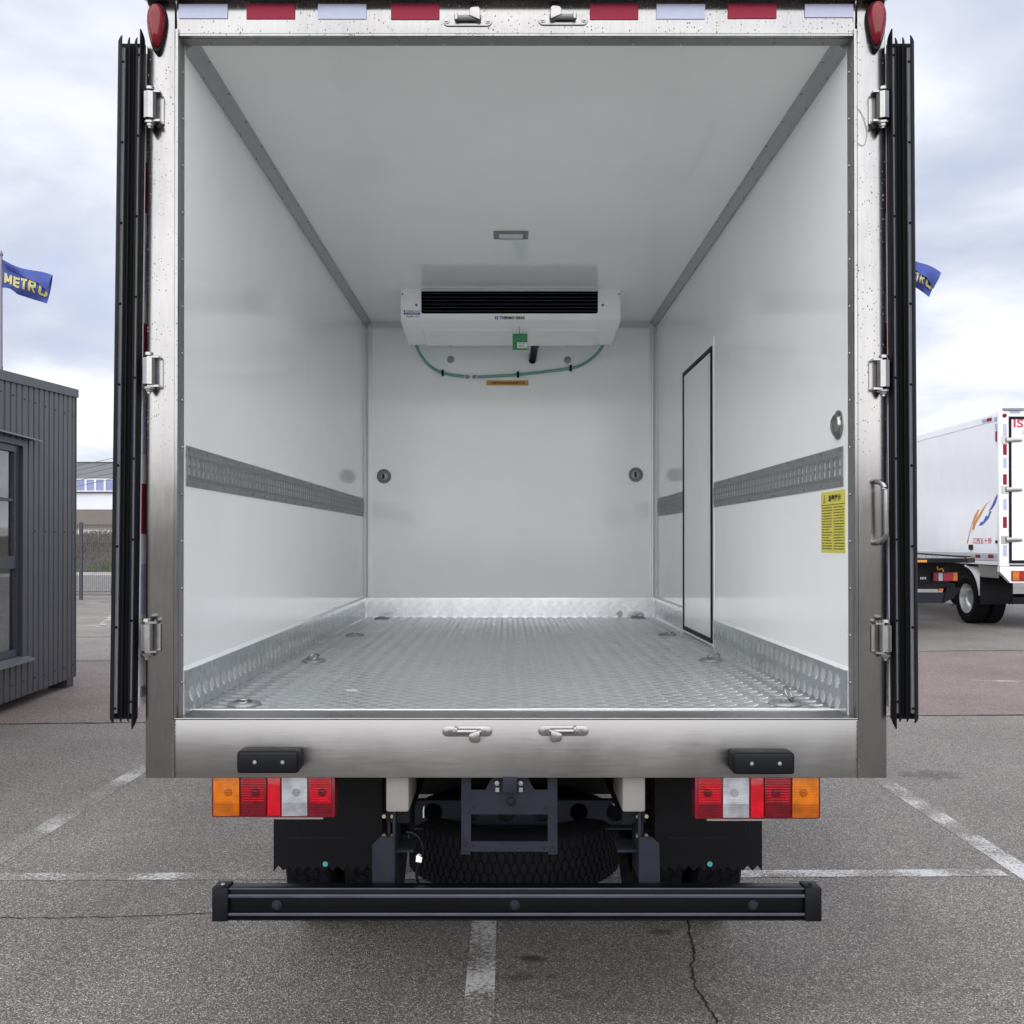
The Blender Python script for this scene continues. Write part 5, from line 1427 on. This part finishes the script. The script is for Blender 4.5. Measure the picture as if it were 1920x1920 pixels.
for i in range(5):
    ya, yb7 = ty0 + .14 + i * 1.22, ty0 + .14 + (i + 1) * 1.22 - .008
    prt('side_panel', G().prism([s2(ya, zb6 + .22, .004), s2(yb7, zb6 + .22, .004), s2(yb7, zt6 - .17, .004), s2(ya, zt6 - .17, .004)], (.0075, 0, 0)), 'white_paint')
prt('top_rail', G().prism([s2(ty0 + .06, zt6 - .16, .012), s2(ty0 + .06, zt6 - .05, .004), s2(ty0 + .06, zt6, -.06), s2(ty0 + .06, zt6 - .02, -.10), s2(ty0 + .06, zt6 - .16, -.02)], s2(ty0 + L2, 0) - s2(ty0 + .06, 0)), 'sill_grey' if False else 'white_paint')
for dz in (0, .075, .15): prt('lower_rail', G().prism([s2(ty0 + .06, zb6 + dz, .022), s2(ty0 + .06, zb6 + dz + .065, .022), s2(ty0 + .06, zb6 + dz + .072, -.003), s2(ty0 + .06, zb6 + dz - .002, -.003)], s2(ty0 + L2, 0) - s2(ty0 + .06, 0)), 'trim' if dz else 'white_paint')
# rear frame
xq0 = lx(ty0)
prt('rear_post', G().box(xq0 - .03, xq0 + .15, ty0 - .02, ty0 + .055, zb6 - .02, zt6, bev=.01), 'white_paint', smooth=True)
prt('rear_post', G().box(xq0 + W2 - .15, xq0 + W2 + .03, ty0 - .02, ty0 + .055, zb6 - .02, zt6, bev=.01), 'white_paint', smooth=True)
prt('header_beam', G().box(xq0 + .151, xq0 + W2 - .151, ty0 - .018, ty0 + .055, zt6 - .13, zt6 - .002), 'white_paint')
prt('roof_gutter', G().box(xq0 + .05, xq0 + W2 - .05, ty0 - .05, ty0 + .02, zt6 + .001, zt6 + .04), 'grey_plastic')
zlow = P(0, 1093, ty0).z
prt('rear_bumper_panel', G().prism([(xq0 - .02, ty0 - .021, zb6 - .025), (xq0 - .02, ty0 - .021, zb6 - .12), (xq0 + .17, ty0 - .021, zlow), (xq0 + W2 - .17, ty0 - .021, zlow), (xq0 + W2 + .02, ty0 - .021, zb6 - .12), (xq0 + W2 + .02, ty0 - .021, zb6 - .025)], (0, .10, 0)), 'white_paint')
gz0_, gz1_ = P(0, 1056, ty0).z, P(0, 781, ty0).z
gk0 = P(1890, 800, ty0).x
gk = prt('rear_door', G().box(gk0 + .055, gk0 + 1.05, ty0 - .02, ty0 + .04, gz0_ + .055, gz1_ - .055), 'white_paint')
for a in ((gk0, gk0 + .05, gz0_, gz1_), (gk0 + .0505, gk0 + 1.07, gz0_, gz0_ + .05), (gk0 + .0505, gk0 + 1.07, gz1_ - .05, gz1_)):
    build('door_gasket', G().box(a[0], a[1], ty0 - .026, ty0 + .03, a[2], a[3]), 'rubber', gk)
gk2 = prt('rear_door', G().box(gk0 + 1.10, gk0 + 2.1, ty0 - .02, ty0 + .04, gz0_ + .055, gz1_ - .055), 'white_paint')
for py in (825, 918, 1012):
    c = P(1884, py, ty0 - .03); o = prt('hinge', G().box(c.x - .06, c.x + .06, ty0 - .03, ty0 - .021, c.z - .07, c.z + .07, bev=.004), 'steel_bright')
    build('hinge_strap', G().prism([(c.x + .02, ty0 - .055, c.z - .045), (c.x + .02, ty0 - .055, c.z + .045), (c.x + .30, ty0 - .045, c.z + .03), (c.x + .32, ty0 - .045, c.z), (c.x + .30, ty0 - .045, c.z - .03)], (0, .022, 0), bev=.006), 'steel_bright', o, smooth=True)
for py0, py1, c in ((795, 818, 'white'), (833, 853, 'red'), (858, 878, 'white'), (889, 909, 'red'), (935, 956, 'white'), (969, 990, 'red'), (1022, 1043, 'white')):
    a, b = P(1880.5, py1, ty0 - .022), P(1888, py0, ty0 - .022); prt('reflective_tape', G().box(a.x, b.x, ty0 - .0225, ty0 - .0205, a.z, b.z), c + '_tape')
a, b = P(1892, 776, ty0), P(1912, 769.5, ty0); prt('reflective_tape', G().box(a.x, b.x, ty0 - .021, ty0 - .0185, a.z, b.z), 'white_tape')
c = P(1883, 779, ty0 - .02); prt('marker_lamp', G().lathe([(.038, 0), (.036, -.03), (.02, -.05), (.0001, -.055)], c, 'Y', 16), 'red_gloss', smooth=True)
bm_ = bpy.data.objects[-1] if False else None
# tail lamp cluster
a, b = P(1896, 1089.5, ty0 - .025), P(1932, 1070, ty0 - .025)
tl = prt('tail_lamp', G().box(a.x, b.x + .1, ty0 - .05, ty0 - .022, a.z, b.z, bev=.005), 'red_case')
for m, s0, s1 in (('amber', .03, .30), ('red_lens', .32, .62), ('red_bright', .64, .98)):
    W = b.x + .1 - a.x; build('lamp_lens', G().box(a.x + W*s0, a.x + W*s1, ty0 - .056, ty0 - .049, a.z + .012, b.z - .012, bev=.004), m, tl)
# lettering on door and side
tcx = P(1900, 795, ty0).x
text('maker_letters', 'ISUZU', 'red_ink', gk, (tcx + .36, ty0 - .0215, P(0, 794, ty0).z), (1, 0, 0), (0, 0, 1), height=.155, width=.74, bold=.03)
text('maker_characters', '江西五十铃', 'ink', gk, (tcx + .50, ty0 - .0215, P(0, 811, ty0).z), (1, 0, 0), (0, 0, 1), height=.085, width=.72, bold=.01)
rd = (s2(18, 0) - s2(19, 0)).normalized()
yA, yB_ = 18.98, 18.10
text('side_characters', '江西五十铃', 'red_ink', T2, s2((yA + yB_) / 2, P(0, 1014, 18.5).z, .0065), rd, (0, 0, 1), height=.115, width=.80, bold=.015)
def decal(name, pts, mat):
    """pts are photo pixels of points on the truck's side"""
    out = []
    for px, py in pts:
        u = (px - PPX) / F; y = (8.91 - .036 * ty0 - .0) / (u - .036); out.append(s2(y, P(px, py, y).z, .0068))
    g = G(); g.poly(out); prt(name, g, mat)
Z = lambda x, y: (1680 + x / 3.69, 700 + y / 3.69)
decal('side_stripe', [Z(*p) for p in ((492, 1172), (499, 1180), (506, 1140), (526, 1050), (556, 1000), (580, 942), (572, 940), (545, 985), (520, 1060))], 'logo_orange')
decal('side_stripe', [Z(*p) for p in ((522, 1105), (530, 1080), (540, 1085), (556, 1040), (590, 985), (630, 905), (664, 882), (625, 902), (600, 940), (566, 990), (535, 1040))], 'logo_orange')
decal('side_stripe', [Z(*p) for p in ((574, 1056), (600, 1050), (640, 1010), (664, 955), (650, 952), (640, 985), (625, 985), (605, 1025), (588, 1030))], 'logo_blue')
decal('side_stripe', [Z(*p) for p in ((640, 955), (668, 940), (690, 905), (703, 860), (714, 815), (690, 860), (672, 900), (655, 935))], 'logo_blue')
for px0, px1, py0, py1, c in ((1831, 1840, 1039.5, 1046, 'red'), (1843, 1852, 1039.5, 1046.5, 'white'), (1855, 1865, 1039.5, 1046.5, 'red'), (1867, 1876, 1040, 1047, 'white'), (1867, 1873, 783, 789, 'white'), (1853, 1861.5, 785, 791, 'red'), (1844, 1851, 787, 793, 'white'), (1869, 1873, 795, 806, 'white'), (1869, 1873, 809, 828, 'red')):
    u0, u1 = (px0 - PPX) / F, (px1 - PPX) / F; k0 = 8.91 - .036 * ty0
    y0, y1 = k0 / (u0 - .036), k0 / (u1 - .036)
    zz0, zz1 = P(px0, py1, y0).z, P(px0, py0, y0).z
    prt('reflective_tape', G().prism([s2(y0, zz0, .024), s2(y1, zz0, .024), s2(y1, zz1, .024), s2(y0, zz1, .024)], (.004, 0, 0)), c + '_tape')
u = (1822 - PPX) / F; y = (8.91 - .036 * ty0) / (u - .036); c = s2(y, P(0, 1026, y).z, .006)
prt('latch', G().box(c.x - .03, c.x, c.y - .07, c.y + .07, c.z - .05, c.z + .05, bev=.012), 'dark_plastic')
c = s2(ty0 + .1, P(0, 1016, ty0).z, .02); prt('side_lamp', G().box(c.x - .02, c.x + .02, c.y - .05, c.y + .03, c.z - .03, c.z + .03, bev=.008), 'dark_plastic')
# running gear
wy = 19.32
for s_, xa in ((-1, lx(wy) + .15), (-1, lx(wy) + .46), (1, lx(wy) + W2 - .46), (1, lx(wy) + W2 - .15)):
    w_ = prt('wheel', tyre_mesh(.485, .27, .285, (xa, wy, .485), 'X', 40, 3), 'tyre', smooth=True)
    build('rim', G().lathe([(.290, s_*.125), (.275, s_*.118), (.262, s_*.06), (.258, s_*.02), (.245, -s_*.02), (.225, -s_*.05), (.12, -s_*.06), (.11, s_*.03), (.0001, s_*.03)], (xa, wy, .485), 'X', 40), 'silver', w_, smooth=True)
for s_, xa in ((-1, lx(25.2) + .2), (1, lx(25.2) + W2 - .2)):
    w_ = prt('wheel', tyre_mesh(.485, .27, .285, (xa, 25.0, .485), 'X', 40, 3), 'tyre', smooth=True)
    build('rim', G().lathe([(.284, s_*.12), (.24, s_*.09), (.12, s_*.10), (.0001, s_*.12)], (xa, 25.0, .485), 'X', 32), 'silver', w_, smooth=True)
for x in (lx(wy) + .8, lx(wy) + W2 - .8): prt('chassis_rail', G().box(x - .05, x + .05, ty0 + .15, 26, .82, zb6 - .001), 'black_paint')
prt('rear_axle', G().cyl((lx(wy) + .3, wy, .485), (lx(wy) + W2 - .3, wy, .485), .09, 14), 'black_paint', smooth=True)
for s_ in (0, 1):
    xa = lx(18.7) - .01 if s_ == 0 else lx(18.7) + W2 - .61
    prt('mud_flap', G().prism([(xa, 18.62, .95)] + [(xa, 18.62, .40)] + [pp for i in range(9) for pp in ((xa + .62 * (i + .5) / 9, 18.62, .43), (xa + .62 * (i + 1) / 9, 18.62, .40))] + [(xa + .62, 18.62, .95)], (0, .012, 0)), 'rubber')
    arch = []
    for i in range(9):
        t = R(10 + 75 * i / 8); arch.append((wy - math.cos(t) * .66, .46 + math.sin(t) * .66))
    g = G()
    for (ya, za), (yb8, zb8) in zip(arch, arch[1:]):
        g.poly([(xa, ya, za), (xa + .62, ya, za), (xa + .62, yb8, zb8), (xa, yb8, zb8)])
        g.poly([(xa, ya, za), (xa, yb8, zb8), (xa, yb8 - .02, zb8 + .035), (xa, ya - .03, za + .02)])
    prt('mudguard', g, 'white_paint')
    prt('skirt_panel', G().prism([(xa + .012, ty0 + .06, zb6 - .002), (xa + .012, ty0 + .16, .93), (xa + .012, 18.62, .93), (xa + .012, 18.72, zb6 - .002)], (.01, 0, 0)), 'beige_paint')
prt('underrun_bar', G().box(xq0 + .26, xq0 + W2 - .26, ty0 + .1, ty0 + .16, .46, .58, bev=.006), 'bumper_black')
# cab
cbx = lx(26); g = G().prism([(cbx, ty0 + L2 + .15, .95), (cbx, ty0 + L2 + .15, 2.9), (cbx, ty0 + L2 + 1.4, 2.85), (cbx, ty0 + L2 + 2.0, 1.9), (cbx, ty0 + L2 + 2.05, .6), (cbx, ty0 + L2 + .9, .6)], (W2 - .2, 0, 0), bev=.03); prt('cab', g, 'white_paint', smooth=True)

# ------------------------------------------------------------------ flatbed truck between them
fy0 = 16.9
FX1 = P(1839, 1050, fy0).x
FB = thing('flatbed_truck', (FX1 - 1.15, fy0 + 3, 0), 'black flatbed recovery truck with a chequered deck, parked left of the tall white truck', 'truck')
def fp(name, g, mat, **kk): return build(name, g, mat, FB, **kk)
zd = P(0, 1046, fy0).z
FX0 = FX1 - 2.35
dz_ = .22
fp('deck', G().prism([(FX0, fy0 + .25, zd - .06), (FX0 + .25, fy0, zd - .06), (FX1 - .25, fy0, zd - .06), (FX1, fy0 + .25, zd - .06), (FX1, fy0 + 6.4, zd + .04), (FX0, fy0 + 6.4, zd + .04)], (0, 0, .05)), 'grey_plastic')
fp('deck_edge', G().box(FX0 + .26, FX1 - .24, fy0 - .03, fy0 - .001, zd - .085, zd - .005, bev=.008), 'black_paint')
fp('side_rail', G().prism([(FX1 - .24, fy0 - .02, zd - .005), (FX1 + .02, fy0 + .25, zd + .0), (FX1 + .02, fy0 + 6.4, zd + .12), (FX1 - .02, fy0 + 6.4, zd + .12), (FX1 - .02, fy0 + .27, zd + .02), (FX1 - .27, fy0 + .0, zd - .0)], (0, 0, -.085)), 'bracket_paint')
fp('side_rail', G().box(FX0 - .02, FX0 + .02, fy0 + .25, fy0 + 6.4, zd - .06, zd + .09), 'bracket_paint')
fp('warning_strip', G().prism([(FX1 - .25, fy0 - .034, zd - .004), (FX1 + .021, fy0 + .24, zd + .003), (FX1 + .021, fy0 + .27, zd + .003), (FX1 - .25, fy0 - .005, zd - .004)], (0, 0, .01)), 'logo_orange')
p = P(1738, 1050, fy0 - .032); fp('warning_strip', G().box(p.x - .6, p.x, fy0 - .033, fy0 - .0305, zd - .075, zd - .035), 'logo_orange')
g = G()
random.seed(11)
for i in range(150):
    x = FX0 + .3 + random.random() * (FX1 - FX0 - .6); y = fy0 + .05 + random.random() * 1.6; r_ = random.uniform(.008, .022)
    zz = zd - .01 + (y - fy0) / 6.4 * .10; g.box(x - r_, x + r_, y - r_, y + r_, zz, zz + random.uniform(.005, .02))
fp('deck_cleats', g, 'rail', kind='stuff')
for x in (FX0 + .75, FX1 - .75): fp('chassis_rail', G().box(x - .05, x + .05, fy0 + .6, fy0 + 7.5, .78, zd - .065), 'black_paint')
fp('rear_panel', G().box(FX0 + .25, FX1 - .30, fy0 + .52, fy0 + .58, .78, zd - .10), 'black_paint')
fp('rear_bar', G().box(FX0 + .2, FX1 - .22, fy0 + .46, fy0 + .56, .76, .86, bev=.01), 'black_paint')
fp('underrun_bar', G().box(FX0 + .5, FX1 - .42, fy0 + .42, fy0 + .50, .52, .70, bev=.01), 'bracket_paint')
fp('lift_bracket', G().prism([(FX1 - .48, fy0 + .40, .52), (FX1 - .28, fy0 + .40, .60), (FX1 - .16, fy0 + .40, .78), (FX1 - .40, fy0 + .40, .80)], (0, .12, 0)), 'black_paint')
fp('side_marker', G().box(P(1758, 0, fy0 + .41).x, P(1764, 0, fy0 + .41).x, fy0 + .405, fy0 + .459, .72, .77), 'amber')
a, b = P(1750, 1090, fy0 + .45), P(1796, 1073, fy0 + .45)
tl = fp('tail_lamp', G().box(a.x, b.x, fy0 + .45, fy0 + .515, a.z, b.z, bev=.006), 'red_case')
for m, s0, s1 in (('red_dark', .02, .19), ('clear', .21, .38), ('red_lens', .40, .78), ('amber', .80, .98)):
    W = b.x - a.x; build('lamp_lens', G().box(a.x + W*s0, a.x + W*s1, fy0 + .443, fy0 + .4495, a.z + .01, b.z - .01, bev=.004), m, tl)
g = G()
for i in range(4): g.box(a.x - .2 + i * .028, a.x - .188 + i * .028, fy0 + .515, fy0 + .5195, .93, .97)
fp('plate_print', g, 'white_bit', kind='stuff')
pts = [P(1757, 1062, fy0 + .3), P(1759, 1068, fy0 + .3), P(1766, 1066, fy0 + .3), P(1769, 1072, fy0 + .3)]
fp('orange_wire', G().tube(smooth_path(pts, 4), .012, 6), 'logo_orange')
for s_, xa in ((-1, FX0 + .45), (1, FX1 - .75)):
    for yy in (fy0 + 2.9, fy0 + 6.2):
        w_ = fp('wheel', tyre_mesh(.42, .3, .25, (xa, yy, .42), 'X', 36, 3), 'tyre', smooth=True)
        build('rim', G().lathe([(.25, s_*.12), (.2, s_*.05), (.0001, s_*.05)], (xa, yy, .42), 'X', 28), 'silver', w_, smooth=True)
fp('cab', G().prism([(FX0 + .1, fy0 + 6.6, .9), (FX0 + .1, fy0 + 6.6, 2.5), (FX0 + .1, fy0 + 7.7, 2.45), (FX0 + .1, fy0 + 8.3, 1.6), (FX0 + .1, fy0 + 8.4, .6), (FX0 + .1, fy0 + 7.3, .6)], (2.1, 0, 0), bev=.03), 'white_paint', smooth=True)
